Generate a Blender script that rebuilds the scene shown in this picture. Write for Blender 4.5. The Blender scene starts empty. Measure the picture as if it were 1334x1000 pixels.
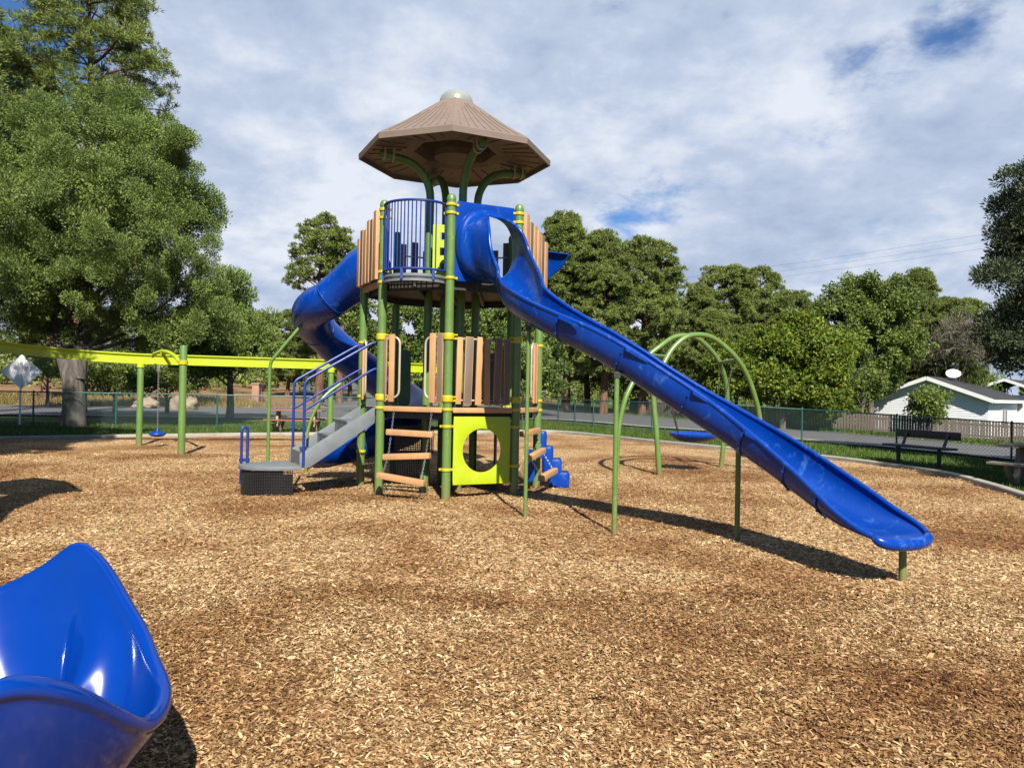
import bpy, bmesh, math, random
import numpy as np
from mathutils import Vector, Matrix
from mathutils import noise as mnoise

random.seed(7)
rng = np.random.default_rng(11)
D = bpy.data
scene = bpy.context.scene
COL = scene.collection
rad = math.radians

# ------------------------------------------------------------------ camera
CAM_H, FPX, W0, H0 = 1.55, 1000.0, 1334.0, 1000.0
PITCH, ROLL = rad(0.516), rad(1.1)
cam = D.cameras.new('camera'); cam.sensor_width = 36.0; cam.lens = 36.0 * FPX / W0
cam.clip_start = 0.05; cam.clip_end = 6000
cam_ob = D.objects.new('camera', cam); COL.objects.link(cam_ob)
CROT = Matrix.Rotation(rad(90) + PITCH, 4, 'X') @ Matrix.Rotation(ROLL, 4, 'Z')
CM = Matrix.Translation((0, 0, CAM_H)) @ CROT
cam_ob.matrix_world = CM
scene.camera = cam_ob

def P(px, py, d):
    """world point seen at photo pixel (px,py), d metres in front of the camera"""
    return CM @ Vector(((px - 667) / FPX * d, (500 - py) / FPX * d, -d))

def smooth(a, b, x):
    t = min(1.0, max(0.0, (x - a) / (b - a))); return t * t * (3 - 2 * t)

def H(x, y):
    """height of the terrain"""
    z = 0.0
    dx = x - 7.0
    if dx > 0:
        z -= 0.045 * (min(dx, 60) - min(dx, 2.0) * 0.5 if dx > 2 else dx * dx / 4) * smooth(11, 18, y)
    r = y - 56.0
    if r > 0:
        z += 0.045 * min(r, 80) * smooth(12, -6, x)
    return z

def G(px, py, it=8):
    o = CM.translation; dr = (P(px, py, 1.0) - o); z = 0.0
    for _ in range(it):
        t = (z - o.z) / dr.z; p = o + dr * t; z = H(p.x, p.y)
    return p

# ------------------------------------------------------------------ objects
ORIG = {}
def empty(name, loc, label, cat, group=None):
    o = D.objects.new(name, None); COL.objects.link(o); o.location = loc
    o.empty_display_size = 0.2
    ORIG[o.name] = Vector(loc); tag(o, label, cat, group); return o

def tag(o, label=None, cat=None, group=None, kind=None):
    if label: o['label'] = label
    if cat: o['category'] = cat
    if group: o['group'] = group
    if kind: o['kind'] = kind
    return o

def link_mesh(name, me, parent=None, loc=None):
    o = D.objects.new(name, me); COL.objects.link(o)
    if parent is not None: o.parent = parent
    if loc is not None: o.location = loc
    return o

class MB:
    def __init__(s): s.v = []; s.f = []; s.m = []
    def add(s, vs, fs, m=0):
        b = len(s.v); s.v.extend([tuple(v) for v in vs])
        for f in fs: s.f.append(tuple(i + b for i in f)); s.m.append(m)
    def box(s, c, size, M=None, m=0):
        c = Vector(c); hx, hy, hz = [q / 2 for q in size]
        vs = []
        for x in (-hx, hx):
            for y in (-hy, hy):
                for z in (-hz, hz):
                    p = Vector((x, y, z))
                    if M is not None: p = M @ p
                    vs.append(c + p)
        s.add(vs, [(0,1,3,2),(4,6,7,5),(0,4,5,1),(2,3,7,6),(0,2,6,4),(1,5,7,3)], m)
    def beam(s, p0, p1, w, t, side=None, m=0):
        """rectangular bar p0->p1; w along side, t across"""
        p0 = Vector(p0); p1 = Vector(p1); d = (p1 - p0).normalized()
        if side is None:
            side = d.cross(Vector((0,0,1)))
            if side.length < 1e-4: side = Vector((1,0,0))
        side = Vector(side); side = (side - d * side.dot(d)).normalized(); n = d.cross(side)
        vs = []
        for p in (p0, p1):
            for a, b in ((-1,-1),(1,-1),(1,1),(-1,1)):
                vs.append(p + side * a * w / 2 + n * b * t / 2)
        s.add(vs, [(3,2,1,0),(4,5,6,7),(0,1,5,4),(1,2,6,5),(2,3,7,6),(3,0,4,7)], m)
    def tube(s, pts, r, n=12, m=0, cap=True, closed=False):
        pts = [Vector(p) for p in pts]; k = len(pts)
        rs = r if isinstance(r, (list, tuple)) else [r] * k
        tans = []
        for i in range(k):
            if closed: t = pts[(i+1) % k] - pts[i-1]
            else: t = pts[min(i+1, k-1)] - pts[max(i-1, 0)]
            tans.append(t.normalized() if t.length > 1e-9 else Vector((0,0,1)))
        ref = Vector((0,0,1)) if abs(tans[0].z) < .9 else Vector((1,0,0))
        nrm = (ref - tans[0] * ref.dot(tans[0])).normalized()
        vs = []
        for i in range(k):
            nrm = (nrm - tans[i] * nrm.dot(tans[i])).normalized(); b = tans[i].cross(nrm)
            for j in range(n):
                a = 2 * math.pi * j / n
                vs.append(pts[i] + (nrm * math.cos(a) + b * math.sin(a)) * rs[i])
        fs = []
        kk = k if closed else k - 1
        for i in range(kk):
            i2 = (i + 1) % k
            for j in range(n):
                j2 = (j + 1) % n
                fs.append((i*n+j, i*n+j2, i2*n+j2, i2*n+j))
        if cap and not closed:
            fs.append(tuple(reversed(range(n)))); fs.append(tuple(range((k-1)*n, k*n)))
        s.add(vs, fs, m)
    def lathe(s, prof, c, n=20, m=0):
        c = Vector(c); vs = []; fs = []
        for r, z in prof:
            for j in range(n):
                a = 2 * math.pi * j / n
                vs.append(c + Vector((r * math.cos(a), r * math.sin(a), z)))
        for i in range(len(prof) - 1):
            for j in range(n):
                j2 = (j + 1) % n
                fs.append((i*n+j, i*n+j2, (i+1)*n+j2, (i+1)*n+j))
        fs.append(tuple(reversed(range(n)))); fs.append(tuple(range((len(prof)-1)*n, len(prof)*n)))
        s.add(vs, fs, m)
    def grid(s, rows, m=0, flip=False):
        k = len(rows); n = len(rows[0]); vs = [p for r in rows for p in r]; fs = []
        for i in range(k - 1):
            for j in range(n - 1):
                q = (i*n+j, i*n+j+1, (i+1)*n+j+1, (i+1)*n+j)
                fs.append(q[::-1] if flip else q)
        s.add(vs, fs, m)
    def prism(s, outline, o, u, v, n, t, m=0):
        """2-D outline (u,v) extruded by t along n, starting at o"""
        o = Vector(o); u = Vector(u); v = Vector(v); n = Vector(n); k = len(outline)
        vs = [o + u*a + v*b for a, b in outline] + [o + u*a + v*b + n*t for a, b in outline]
        fs = [tuple(reversed(range(k))), tuple(range(k, 2*k))]
        for i in range(k):
            j = (i + 1) % k; fs.append((i, j, k+j, k+i))
        s.add(vs, fs, m)
    def holed(s, outer, inner, o, u, v, n, t, m=0):
        """plate with a hole; outer and inner are loops with equal counts"""
        o = Vector(o); u = Vector(u); v = Vector(v); n = Vector(n); k = len(outer)
        pt = lambda q, h: o + u*q[0] + v*q[1] + n*h
        vs = [pt(q,0) for q in outer] + [pt(q,0) for q in inner] + [pt(q,t) for q in outer] + [pt(q,t) for q in inner]
        fs = []
        for i in range(k):
            j = (i + 1) % k
            fs += [(i, k+i, k+j, j), (2*k+i, 2*k+j, 3*k+j, 3*k+i), (i, j, 2*k+j, 2*k+i), (k+i, 3*k+i, 3*k+j, k+j)]
        s.add(vs, fs, m)
    def build(s, name, mats, parent=None, origin=None, smooth=True, angle=35, bevel=0.0):
        if origin is None:
            origin = ORIG.get(parent.name, Vector((0,0,0))) if parent is not None else Vector((0,0,0))
        origin = Vector(origin)
        me = D.meshes.new(name)
        me.from_pydata([(a-origin.x, b-origin.y, c-origin.z) for a, b, c in s.v], [], s.f)
        if not isinstance(mats, (list, tuple)): mats = [mats]
        for mt in mats: me.materials.append(mt)
        me.polygons.foreach_set('material_index', s.m)
        bm = bmesh.new(); bm.from_mesh(me)
        bmesh.ops.recalc_face_normals(bm, faces=bm.faces)
        if bevel > 0:
            es = [e for e in bm.edges if len(e.link_faces) == 2 and e.calc_face_angle(0) > 0.7]
            bmesh.ops.bevel(bm, geom=es, offset=bevel, segments=2, profile=0.6, affect='EDGES', clamp_overlap=True)
        bm.to_mesh(me); bm.free()
        if smooth:
            me.polygons.foreach_set('use_smooth', [True] * len(me.polygons))
            me.set_sharp_from_angle(angle=rad(angle))
        o = link_mesh(name, me, parent, None if parent is not None else origin)
        ORIG[o.name] = origin
        return o

def np_mesh(name, V, F, mat, smooth=False):
    """fast mesh from numpy arrays (F: n x 3 or n x 4)"""
    me = D.meshes.new(name)
    V = np.asarray(V, np.float32).reshape(-1, 3); F = np.asarray(F, np.int32)
    k = F.shape[1]
    me.vertices.add(len(V)); me.vertices.foreach_set('co', V.ravel())
    me.loops.add(F.size); me.loops.foreach_set('vertex_index', F.ravel())
    me.polygons.add(len(F)); me.polygons.foreach_set('loop_start', np.arange(0, F.size, k, dtype=np.int32))
    try: me.polygons.foreach_set('loop_total', np.full(len(F), k, np.int32))
    except Exception: pass
    if smooth: me.polygons.foreach_set('use_smooth', np.ones(len(F), bool))
    me.update(calc_edges=True); me.validate()
    me.materials.append(mat)
    return me

def catmull(pts, n):
    """Catmull-Rom through tuples of any length"""
    A = [np.array(p, float) for p in pts]; out = []
    for i in range(len(A) - 1):
        p0 = A[max(i-1, 0)]; p1 = A[i]; p2 = A[i+1]; p3 = A[min(i+2, len(A)-1)]
        for j in range(n):
            t = j / n
            out.append(.5*((2*p1) + (-p0+p2)*t + (2*p0-5*p1+4*p2-p3)*t*t + (-p0+3*p1-3*p2+p3)*t**3))
    out.append(A[-1]); return out

def rrect(w, h, r, n=6):
    out = []
    for cx, cy, a0 in ((w/2-r, h/2-r, 0), (-w/2+r, h/2-r, 90), (-w/2+r, -h/2+r, 180), (w/2-r, -h/2+r, 270)):
        for i in range(n + 1):
            a = rad(a0 + 90*i/n); out.append((cx + r*math.cos(a), cy + r*math.sin(a)))
    return out

# ------------------------------------------------------------------ materials
def nodes(name):
    m = D.materials.new(name); m.use_nodes = True
    nt = m.node_tree; nt.nodes.clear()
    out = nt.nodes.new('ShaderNodeOutputMaterial'); b = nt.nodes.new('ShaderNodeBsdfPrincipled')
    nt.links.new(b.outputs[0], out.inputs[0]); return m, nt, b

def N(nt, t, **kw):
    n = nt.nodes.new(t)
    for k, v in kw.items():
        if k.startswith('in_'):
            key = k[3:]; n.inputs[int(key) if key.isdigit() else key].default_value = v
        else: setattr(n, k, v)
    return n

def mixc(nt, fac, a, b, mode='MIX'):
    n = nt.nodes.new('ShaderNodeMix'); n.data_type = 'RGBA'; n.blend_type = mode
    for sock, val in ((n.inputs[0], fac), (n.inputs[6], a), (n.inputs[7], b)):
        if hasattr(val, 'is_linked') or isinstance(val, bpy.types.NodeSocket): nt.links.new(val, sock)
        elif isinstance(val, (int, float)): sock.default_value = val
        else: sock.default_value = (*val[:3], 1)
    return n.outputs[2]

def ramp(nt, fac, stops, interp='LINEAR'):
    r = nt.nodes.new('ShaderNodeValToRGB'); r.color_ramp.interpolation = interp
    el = r.color_ramp.elements
    while len(el) < len(stops): el.new(0.5)
    for e, (p, c) in zip(el, stops):
        e.position = p; e.color = (*c, 1) if len(c) == 3 else c
    nt.links.new(fac, r.inputs[0]); return r.outputs[0]

def noise(nt, scale, detail=4, rough=.55, coord='Object', dist=0.0, stretch=None):
    tc = nt.nodes.new('ShaderNodeTexCoord') if coord != 'World' else nt.nodes.new('ShaderNodeNewGeometry')
    src = tc.outputs['Object'] if coord != 'World' else tc.outputs['Position']
    if stretch:
        mp = nt.nodes.new('ShaderNodeMapping'); mp.inputs['Scale'].default_value = stretch
        nt.links.new(src, mp.inputs[0]); src = mp.outputs[0]
    n = nt.nodes.new('ShaderNodeTexNoise'); n.inputs['Scale'].default_value = scale
    n.inputs['Detail'].default_value = detail; n.inputs['Roughness'].default_value = rough
    n.inputs['Distortion'].default_value = dist
    nt.links.new(src, n.inputs['Vector']); return n.outputs['Fac']

def bump(nt, b, h, strength, dist=.01):
    n = nt.nodes.new('ShaderNodeBump'); n.inputs['Strength'].default_value = strength
    n.inputs['Distance'].default_value = dist
    nt.links.new(h, n.inputs['Height']); nt.links.new(n.outputs[0], b.inputs['Normal'])

KREF = .53
BRIGHT = ('white_siding', 'white_trim', 'dish_grey', 'grey_sign_metal')
def paint(name, col, rough=.4, var=.18, scale=6, bmp=.05, metallic=0.0, spec=.5, stretch=None, fine=60, dirt=None, scuff=None, ground=None):
    if name not in BRIGHT:
        col = tuple(c*KREF for c in col)
        if dirt: dirt = (tuple(c*KREF for c in dirt[0]), dirt[1])
    m, nt, b = nodes(name)
    f = noise(nt, scale, 5, .6, stretch=stretch)
    dk = tuple(c*(1-var) for c in col); lt = tuple(min(1, c*(1+var*.6)+.004*var) for c in col)
    c = ramp(nt, f, [(.3, dk), (.7, lt)])
    if dirt:
        f2 = noise(nt, scale*.7, 7, .7)
        msk = ramp(nt, f2, [(.5, (0,0,0)), (.75, (1,1,1))])
        mm = nt.nodes.new('ShaderNodeMath'); mm.operation = 'MULTIPLY'; mm.inputs[1].default_value = dirt[1]
        nt.links.new(msk, mm.inputs[0]); c = mixc(nt, mm.outputs[0], c, dirt[0])
    if scuff:      # fine pale rubbed marks
        f3 = noise(nt, scuff[1], 9, .78, dist=1.2, stretch=(1, 1, .5)); mk = ramp(nt, f3, [(.56, (0, 0, 0)), (.68, (scuff[2],)*3)]); c = mixc(nt, mk, c, scuff[0])
    if ground:     # dirt splashed up from the chips onto the foot
        tco = nt.nodes.new('ShaderNodeNewGeometry'); sx = nt.nodes.new('ShaderNodeSeparateXYZ'); nt.links.new(tco.outputs['Position'], sx.inputs[0])
        mr = nt.nodes.new('ShaderNodeMapRange'); mr.inputs[1].default_value = .32; mr.inputs[2].default_value = 0; nt.links.new(sx.outputs[2], mr.inputs[0])
        mm2 = nt.nodes.new('ShaderNodeMath'); mm2.operation = 'MULTIPLY'; nt.links.new(mr.outputs[0], mm2.inputs[0]); nt.links.new(noise(nt, 24, 6, .7), mm2.inputs[1])
        c = mixc(nt, mm2.outputs[0], c, ground)
    nt.links.new(c, b.inputs['Base Color'])
    fr = noise(nt, scale*4, 4, .6)
    r = nt.nodes.new('ShaderNodeMapRange'); r.inputs[3].default_value = rough*.75; r.inputs[4].default_value = min(1, rough*1.3)
    nt.links.new(fr, r.inputs[0]); nt.links.new(r.outputs[0], b.inputs['Roughness'])
    b.inputs['Metallic'].default_value = metallic; b.inputs['Specular IOR Level'].default_value = spec
    if bmp: bump(nt, b, noise(nt, fine, 3), bmp, .004)
    return m

M = {}
M['blue'] = paint('blue_plastic', (.0006, .052, .37), .27, .10, 2.5, .05, fine=25, spec=.30, dirt=((.015, .085, .36), .22), scuff=((.06, .15, .40), 5, .5))
M['blue_gloss'] = paint('glossy_blue_plastic', (.0006, .043, .32), .13, .08, 1.5, .02, fine=14, spec=.45, dirt=((.012, .075, .33), .3))
M['blue_metal'] = paint('blue_coated_steel', (.002, .034, .25), .45, .12, 5, .03)
M['green'] = paint('green_coated_steel', (.150, .270, .055), .38, .12, 4, .03, dirt=((.20, .23, .12), .3), scuff=((.26, .34, .18), 11, .45), ground=(.16, .10, .055))
M['lime'] = paint('lime_plastic', (.52, .66, .004), .42, .06, 3, .03, scuff=((.50, .56, .12), 8, .5), dirt=((.40, .47, .03), .3))
M['yellow'] = paint('yellow_clamp', (.66, .54, .015), .4, .10, 8, .03)
M['tan'] = paint('tan_recycled_board', (.66, .355, .150), .6, .16, 7, .25, stretch=(1, 1, .25), fine=120, dirt=((.30, .17, .09), .4))
M['brown'] = paint('grey_brown_board', (.215, .150, .105), .65, .16, 7, .25, stretch=(1, 1, .25), fine=120)
M['roof'] = paint('taupe_roof_plastic', (.245, .175, .132), .6, .10, 3, .10, dirt=((.17, .12, .09), .3))
M['dome'] = paint('pale_dome', (.34, .37, .32), .25, .08, 4, 0)
M['grey_deck'] = paint('grey_coated_deck', (.20, .225, .235), .5, .14, 6, .15, fine=150)
M['dark_deck'] = paint('dark_coated_deck', (.035, .030, .028), .6, .2, 6, .2, fine=90)
M['cream'] = paint('cream_steel', (.55, .47, .34), .4, .1, 6, 0)
M['chain'] = paint('galvanised_chain', (.42, .42, .42), .4, .2, 30, 0, metallic=.7)
M['fence_green'] = paint('green_vinyl_fence', (.018, .125, .105), .45, .2, 5, 0)
M['fence_wire'] = paint('fence_wire', (.10, .17, .15), .5, .1, 5, 0)
M['bench_dark'] = paint('dark_bench_board', (.030, .032, .045), .55, .2, 5, .2, fine=60)
M['redwood'] = paint('red_stained_wood', (.36, .125, .075), .65, .2, 6, .2, stretch=(.3, 1, 1))
M['palewood'] = paint('pale_wood', (.50, .36, .20), .7, .2, 6, .2)
M['greywood'] = paint('weathered_wood', (.27, .215, .17), .8, .25, 6, .3, stretch=(.2, 1, 1))
M['picket'] = paint('weathered_picket', (.145, .110, .085), .85, .35, 5, .3, stretch=(6, 6, .4))
M['concrete'] = paint('concrete_kerb', (.46, .42, .36), .85, .18, 3, .3, fine=60, dirt=((.25, .21, .16), .5))
M['asphalt'] = paint('asphalt_road', (.125, .122, .120), .9, .14, .6, .3, fine=40)
M['white'] = paint('white_siding', (.62, .63, .64), .6, .05, 2, 0)
M['trim'] = paint('white_trim', (.60, .60, .58), .5, .05, 3, 0)
M['shingle'] = paint('grey_shingle', (.060, .062, .068), .95, .18, 5, .4, fine=12, spec=.15)
M['glass'] = paint('dark_window_pane', (.03, .035, .04), .08, .1, 2, 0, spec=.8)
M['galv'] = paint('grey_sign_metal', (.74, .74, .73), .5, .06, 3, .02)
M['dishgrey'] = paint('dish_grey', (.45, .44, .42), .5, .08, 3, 0)
M['wire'] = paint('power_wire', (.03, .03, .035), .6, .1, 3, 0)
M['rock'] = paint('tan_rock', (.38, .28, .19), .9, .3, 2.5, .6, fine=9)
M['pinkpost'] = paint('pink_stucco', (.46, .25, .17), .85, .12, 3, .2)
M['black'] = paint('black_coated', (.012, .012, .012), .5, .2, 5, 0)
M['darkgreen'] = paint('deep_green_panel', (.035, .105, .012), .4, .1, 4, 0)

def bark(name, a, b_, scale):
    a = tuple(v_*.55 for v_ in a); b_ = tuple(v_*.55 for v_ in b_)
    m, nt, b = nodes(name)
    f = noise(nt, scale, 7, .7, stretch=(1, 1, .22), dist=.6)
    nt.links.new(ramp(nt, f, [(.35, a), (.65, b_)]), b.inputs['Base Color'])
    b.inputs['Roughness'].default_value = .95
    bump(nt, b, f, .9, .04); return m
M['bark_red'] = bark('ponderosa_bark', (.070, .032, .020), (.30, .150, .085), 5)
M['bark_grey'] = bark('juniper_bark', (.050, .042, .036), (.23, .195, .165), 6)

def leaf(name, stops, wscale=.35, trans=.25, rough=.6):
    m, nt, b = nodes(name)
    g = nt.nodes.new('ShaderNodeNewGeometry')
    stops = [(p_, tuple(v_*.64 for v_ in c_)) for p_, c_ in stops]
    c = ramp(nt, g.outputs['Random Per Island'], stops)
    f = noise(nt, wscale, 3, .6, coord='World')
    v = ramp(nt, f, [(.3, (.72, .75, .70)), (.7, (1.18, 1.15, 1.0))])
    c2 = mixc(nt, 1.0, c, v, 'MULTIPLY')
    nt.links.new(c2, b.inputs['Base Color'])
    b.inputs['Roughness'].default_value = rough; b.inputs['Specular IOR Level'].default_value = .25
    tr = nt.nodes.new('ShaderNodeBsdfTranslucent'); nt.links.new(c2, tr.inputs[0])
    mx = nt.nodes.new('ShaderNodeMixShader'); mx.inputs[0].default_value = trans
    out = [n for n in nt.nodes if n.type == 'OUTPUT_MATERIAL'][0]
    nt.links.new(b.outputs[0], mx.inputs[1]); nt.links.new(tr.outputs[0], mx.inputs[2]); nt.links.new(mx.outputs[0], out.inputs[0])
    return m
M['pine'] = leaf('pine_needles', [(0, (.125, .170, .042)), (.5, (.225, .290, .072)), (1, (.36, .42, .125))], .3, .32)
M['juniper'] = leaf('juniper_sprigs', [(0, (0.106, 0.163, 0.043)), (.5, (0.188, 0.269, 0.065)), (1, (0.306, 0.388, 0.110))], .45)
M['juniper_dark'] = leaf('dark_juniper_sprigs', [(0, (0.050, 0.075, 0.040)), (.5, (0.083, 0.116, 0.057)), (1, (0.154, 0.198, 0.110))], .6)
M['broad'] = leaf('broad_leaves', [(0, (.100, .155, .030)), (.5, (.175, .245, .050)), (1, (.29, .355, .084))], .3, .35)
M['broad_yellow'] = leaf('yellowing_leaves', [(0, (.095, .155, .020)), (.55, (.165, .245, .030)), (.82, (.22, .29, .034)), (1, (.42, .42, .03))], .5, .35)
M['willow'] = leaf('willow_leaves', [(0, (.11, .17, .035)), (.5, (.17, .25, .055)), (1, (.26, .34, .09))], .5, .35)
M['twigs'] = leaf('bare_twigs', [(0, (.10, .085, .07)), (1, (.24, .20, .16))], .5, 0)
M['grass'] = leaf('grass_blades', [(0, (.045, .105, .014)), (.6, (.085, .175, .020)), (1, (.22, .22, .06))], .4, .3)
M['drygrass'] = leaf('dry_grass_blades', [(0, (.17, .12, .04)), (.6, (.28, .21, .065)), (1, (.42, .33, .12))], .4, .25)

# wood chips: each chip an island with its own tone, patches of damp darker chips
CHIP_STOPS = [(0, (.050, .023, .009)), (.12, (.110, .055, .021)), (.42, (.215, .126, .054)), (.78, (.345, .232, .115)), (1, (.52, .395, .235))]
def patch_mask(nt):
    f = noise(nt, .42, 5, .62, coord='World', dist=.5)
    return ramp(nt, f, [(.36, (.56, .42, .31)), (.47, (.84, .74, .64)), (.57, (1.10, 1.09, 1.06))])
def mat_chip():
    m, nt, b = nodes('wood_chip')
    g = nt.nodes.new('ShaderNodeNewGeometry')
    c = ramp(nt, g.outputs['Random Per Island'], CHIP_STOPS)
    c = mixc(nt, 1.0, c, patch_mask(nt), 'MULTIPLY')
    nt.links.new(c, b.inputs['Base Color']); b.inputs['Roughness'].default_value = .8
    b.inputs['Specular IOR Level'].default_value = .2
    return m
def mat_chip_bed():
    m, nt, b = nodes('wood_chip_bed')
    g = nt.nodes.new('ShaderNodeNewGeometry')
    mp = nt.nodes.new('ShaderNodeMapping'); mp.inputs['Scale'].default_value = (1, .55, 1)
    nt.links.new(g.outputs['Position'], mp.inputs[0])
    nz = N(nt, 'ShaderNodeTexNoise'); nz.inputs['Scale'].default_value = 9; nt.links.new(g.outputs['Position'], nz.inputs['Vector'])
    ad = N(nt, 'ShaderNodeVectorMath', operation='MULTIPLY_ADD'); ad.inputs[1].default_value = (.06, .06, 0)
    nt.links.new(nz.outputs['Color'], ad.inputs[0]); nt.links.new(mp.outputs[0], ad.inputs[2])
    v = N(nt, 'ShaderNodeTexVoronoi'); v.inputs['Scale'].default_value = 60; v.inputs['Randomness'].default_value = 1
    nt.links.new(ad.outputs[0], v.inputs['Vector'])
    sp = N(nt, 'ShaderNodeSeparateColor'); nt.links.new(v.outputs['Color'], sp.inputs[0])
    c = ramp(nt, sp.outputs[0], CHIP_STOPS)
    c = mixc(nt, 1.0, c, patch_mask(nt), 'MULTIPLY')
    nt.links.new(c, b.inputs['Base Color']); b.inputs['Roughness'].default_value = .9
    b.inputs['Specular IOR Level'].default_value = .15
    bump(nt, b, sp.outputs[1], .9, .02)
    return m
M['chip'] = mat_chip(); M['chipbed'] = mat_chip_bed()

def mat_ground():
    m, nt, b = nodes('ground_soil_and_grass')
    g = nt.nodes.new('ShaderNodeNewGeometry')
    f = noise(nt, .5, 7, .7, coord='World'); f2 = noise(nt, 6, 5, .7, coord='World'); f3 = noise(nt, 40, 3, .7, coord='World')
    green = ramp(nt, f2, [(.3, (.022, .041, .008)), (.55, (.047, .077, .013)), (.75, (.11, .10, .040))])
    dirt = ramp(nt, f2, [(.3, (.10, .056, .030)), (.5, (.175, .105, .058)), (.7, (.21, .15, .055))])
    sx = nt.nodes.new('ShaderNodeSeparateXYZ'); nt.links.new(g.outputs['Position'], sx.inputs[0])
    # lawn round the playground, bare dirt and dry grass on the bank beyond the road
    mr = N(nt, 'ShaderNodeMapRange'); mr.inputs[1].default_value = 38; mr.inputs[2].default_value = 46
    nt.links.new(sx.outputs[1], mr.inputs[0])
    mx = N(nt, 'ShaderNodeMapRange'); mx.inputs[1].default_value = 9; mx.inputs[2].default_value = 3
    nt.links.new(sx.outputs[0], mx.inputs[0])
    mu = N(nt, 'ShaderNodeMath', operation='MULTIPLY'); nt.links.new(mr.outputs[0], mu.inputs[0]); nt.links.new(mx.outputs[0], mu.inputs[1])
    ad = N(nt, 'ShaderNodeMath', operation='MULTIPLY_ADD'); ad.use_clamp = True
    sb = N(nt, 'ShaderNodeMath', operation='SUBTRACT'); sb.inputs[1].default_value = .52; nt.links.new(f, sb.inputs[0])
    ad.inputs[1].default_value = 1.6; nt.links.new(sb.outputs[0], ad.inputs[0]); nt.links.new(mu.outputs[0], ad.inputs[2])
    c = mixc(nt, ad.outputs[0], green, dirt)
    nt.links.new(c, b.inputs['Base Color']); b.inputs['Roughness'].default_value = .95
    b.inputs['Specular IOR Level'].default_value = .1
    bump(nt, b, f3, .8, .05)
    return m
M['ground'] = mat_ground()

# ------------------------------------------------------------------ light
SUN_EL = rad(43); SHX, SHY = -.20, .98          # direction in which shadows fall
sl = math.hypot(SHX, SHY)
to_sun = Vector((-SHX/sl*math.cos(SUN_EL), -SHY/sl*math.cos(SUN_EL), math.sin(SUN_EL)))
sun = D.lights.new('sun', 'SUN'); sun.energy = 5.0; sun.angle = rad(.5); sun.color = (1.0, .95, .86)
so = D.objects.new('sun', sun); COL.objects.link(so); so.rotation_euler = (-to_sun).to_track_quat('-Z', 'Y').to_euler()
so.location = (6, -20, 25)

w = D.worlds.new('World'); scene.world = w; w.use_nodes = True
nt = w.node_tree; nt.nodes.clear()
wo = nt.nodes.new('ShaderNodeOutputWorld'); bg = nt.nodes.new('ShaderNodeBackground'); nt.links.new(bg.outputs[0], wo.inputs[0])
bg.inputs[1].default_value = .0512
sky = nt.nodes.new('ShaderNodeTexSky'); sky.sky_type = 'NISHITA'; sky.sun_disc = False
sky.sun_elevation = SUN_EL; sky.sun_rotation = math.atan2(to_sun.x, to_sun.y); sky.altitude = 1500; sky.air_density = 1.2; sky.dust_density = .6; sky.ozone_density = 2.5
tc = nt.nodes.new('ShaderNodeTexCoord')
sep = nt.nodes.new('ShaderNodeSeparateXYZ'); nt.links.new(tc.outputs['Generated'], sep.inputs[0])
zc = N(nt, 'ShaderNodeMath', operation='MAXIMUM'); zc.inputs[1].default_value = 0.0; nt.links.new(sep.outputs[2], zc.inputs[0])
za = N(nt, 'ShaderNodeMath', operation='ADD'); za.inputs[1].default_value = .30; nt.links.new(zc.outputs[0], za.inputs[0])
dv = N(nt, 'ShaderNodeVectorMath', operation='DIVIDE'); nt.links.new(tc.outputs['Generated'], dv.inputs[0])
cz = N(nt, 'ShaderNodeCombineXYZ'); cz.inputs[2].default_value = 1
nt.links.new(za.outputs[0], cz.inputs[0]); nt.links.new(za.outputs[0], cz.inputs[1]); nt.links.new(cz.outputs[0], dv.inputs[1])
mp = N(nt, 'ShaderNodeMapping'); mp.inputs['Scale'].default_value = (1, 1, 0); mp.inputs['Location'].default_value = (3.7, 1.2, 0)
nt.links.new(dv.outputs[0], mp.inputs[0])
def wnoise(scale, detail, rough, dist=0.0):
    n = N(nt, 'ShaderNodeTexNoise'); n.inputs['Scale'].default_value = scale; n.inputs['Detail'].default_value = detail
    n.inputs['Roughness'].default_value = rough; n.inputs['Distortion'].default_value = dist
    nt.links.new(mp.outputs[0], n.inputs['Vector']); return n.outputs['Fac']
n1 = wnoise(2.8, 9, .62, .15); n2 = wnoise(1.7, 6, .55, .1); n3 = wnoise(7.0, 8, .60, .1)
def math2(op, a, b, c=None):
    n = N(nt, 'ShaderNodeMath', operation=op)
    for i, q in enumerate((a, b, c)):
        if q is None: continue
        if isinstance(q, (int, float)): n.inputs[i].default_value = q
        else: nt.links.new(q, n.inputs[i])
    return n.outputs[0]
# gaps in the cloud sheet, in the directions where the sky opens
gap = None
for (px, py, width, amt) in ((1235, 12, .038, .17), (1282, 36, .028, .15), (1215, 50, .024, .11), (1095, 78, .028, .17), (1160, 66, .030, .13), (1130, 40, .03, .09), (838, 272, .045, .17), (795, 284, .030, .14), (760, 252, .024, .12), (948, 20, .012, .10), (22, 8, .08, .26), (20, 80, .06, .20)):
    dvec = (P(px, py, 1) - CM.translation).normalized()
    dn = N(nt, 'ShaderNodeVectorMath', operation='DISTANCE'); nt.links.new(tc.outputs['Generated'], dn.inputs[0]); dn.inputs[1].default_value = dvec
    mr = N(nt, 'ShaderNodeMapRange', interpolation_type='SMOOTHSTEP'); mr.inputs[1].default_value = 0; mr.inputs[2].default_value = width * 1.8
    mr.inputs[3].default_value = amt; mr.inputs[4].default_value = 0
    nt.links.new(dn.outputs['Value'], mr.inputs[0])
    gap = mr.outputs[0] if gap is None else math2('ADD', gap, mr.outputs[0])
back = N(nt, 'ShaderNodeMapRange', interpolation_type='SMOOTHSTEP'); back.inputs[1].default_value = .45; back.inputs[2].default_value = -.15
back.inputs[3].default_value = 0; back.inputs[4].default_value = .45      # the sky is clear behind the viewer, where the sun stands
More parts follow.
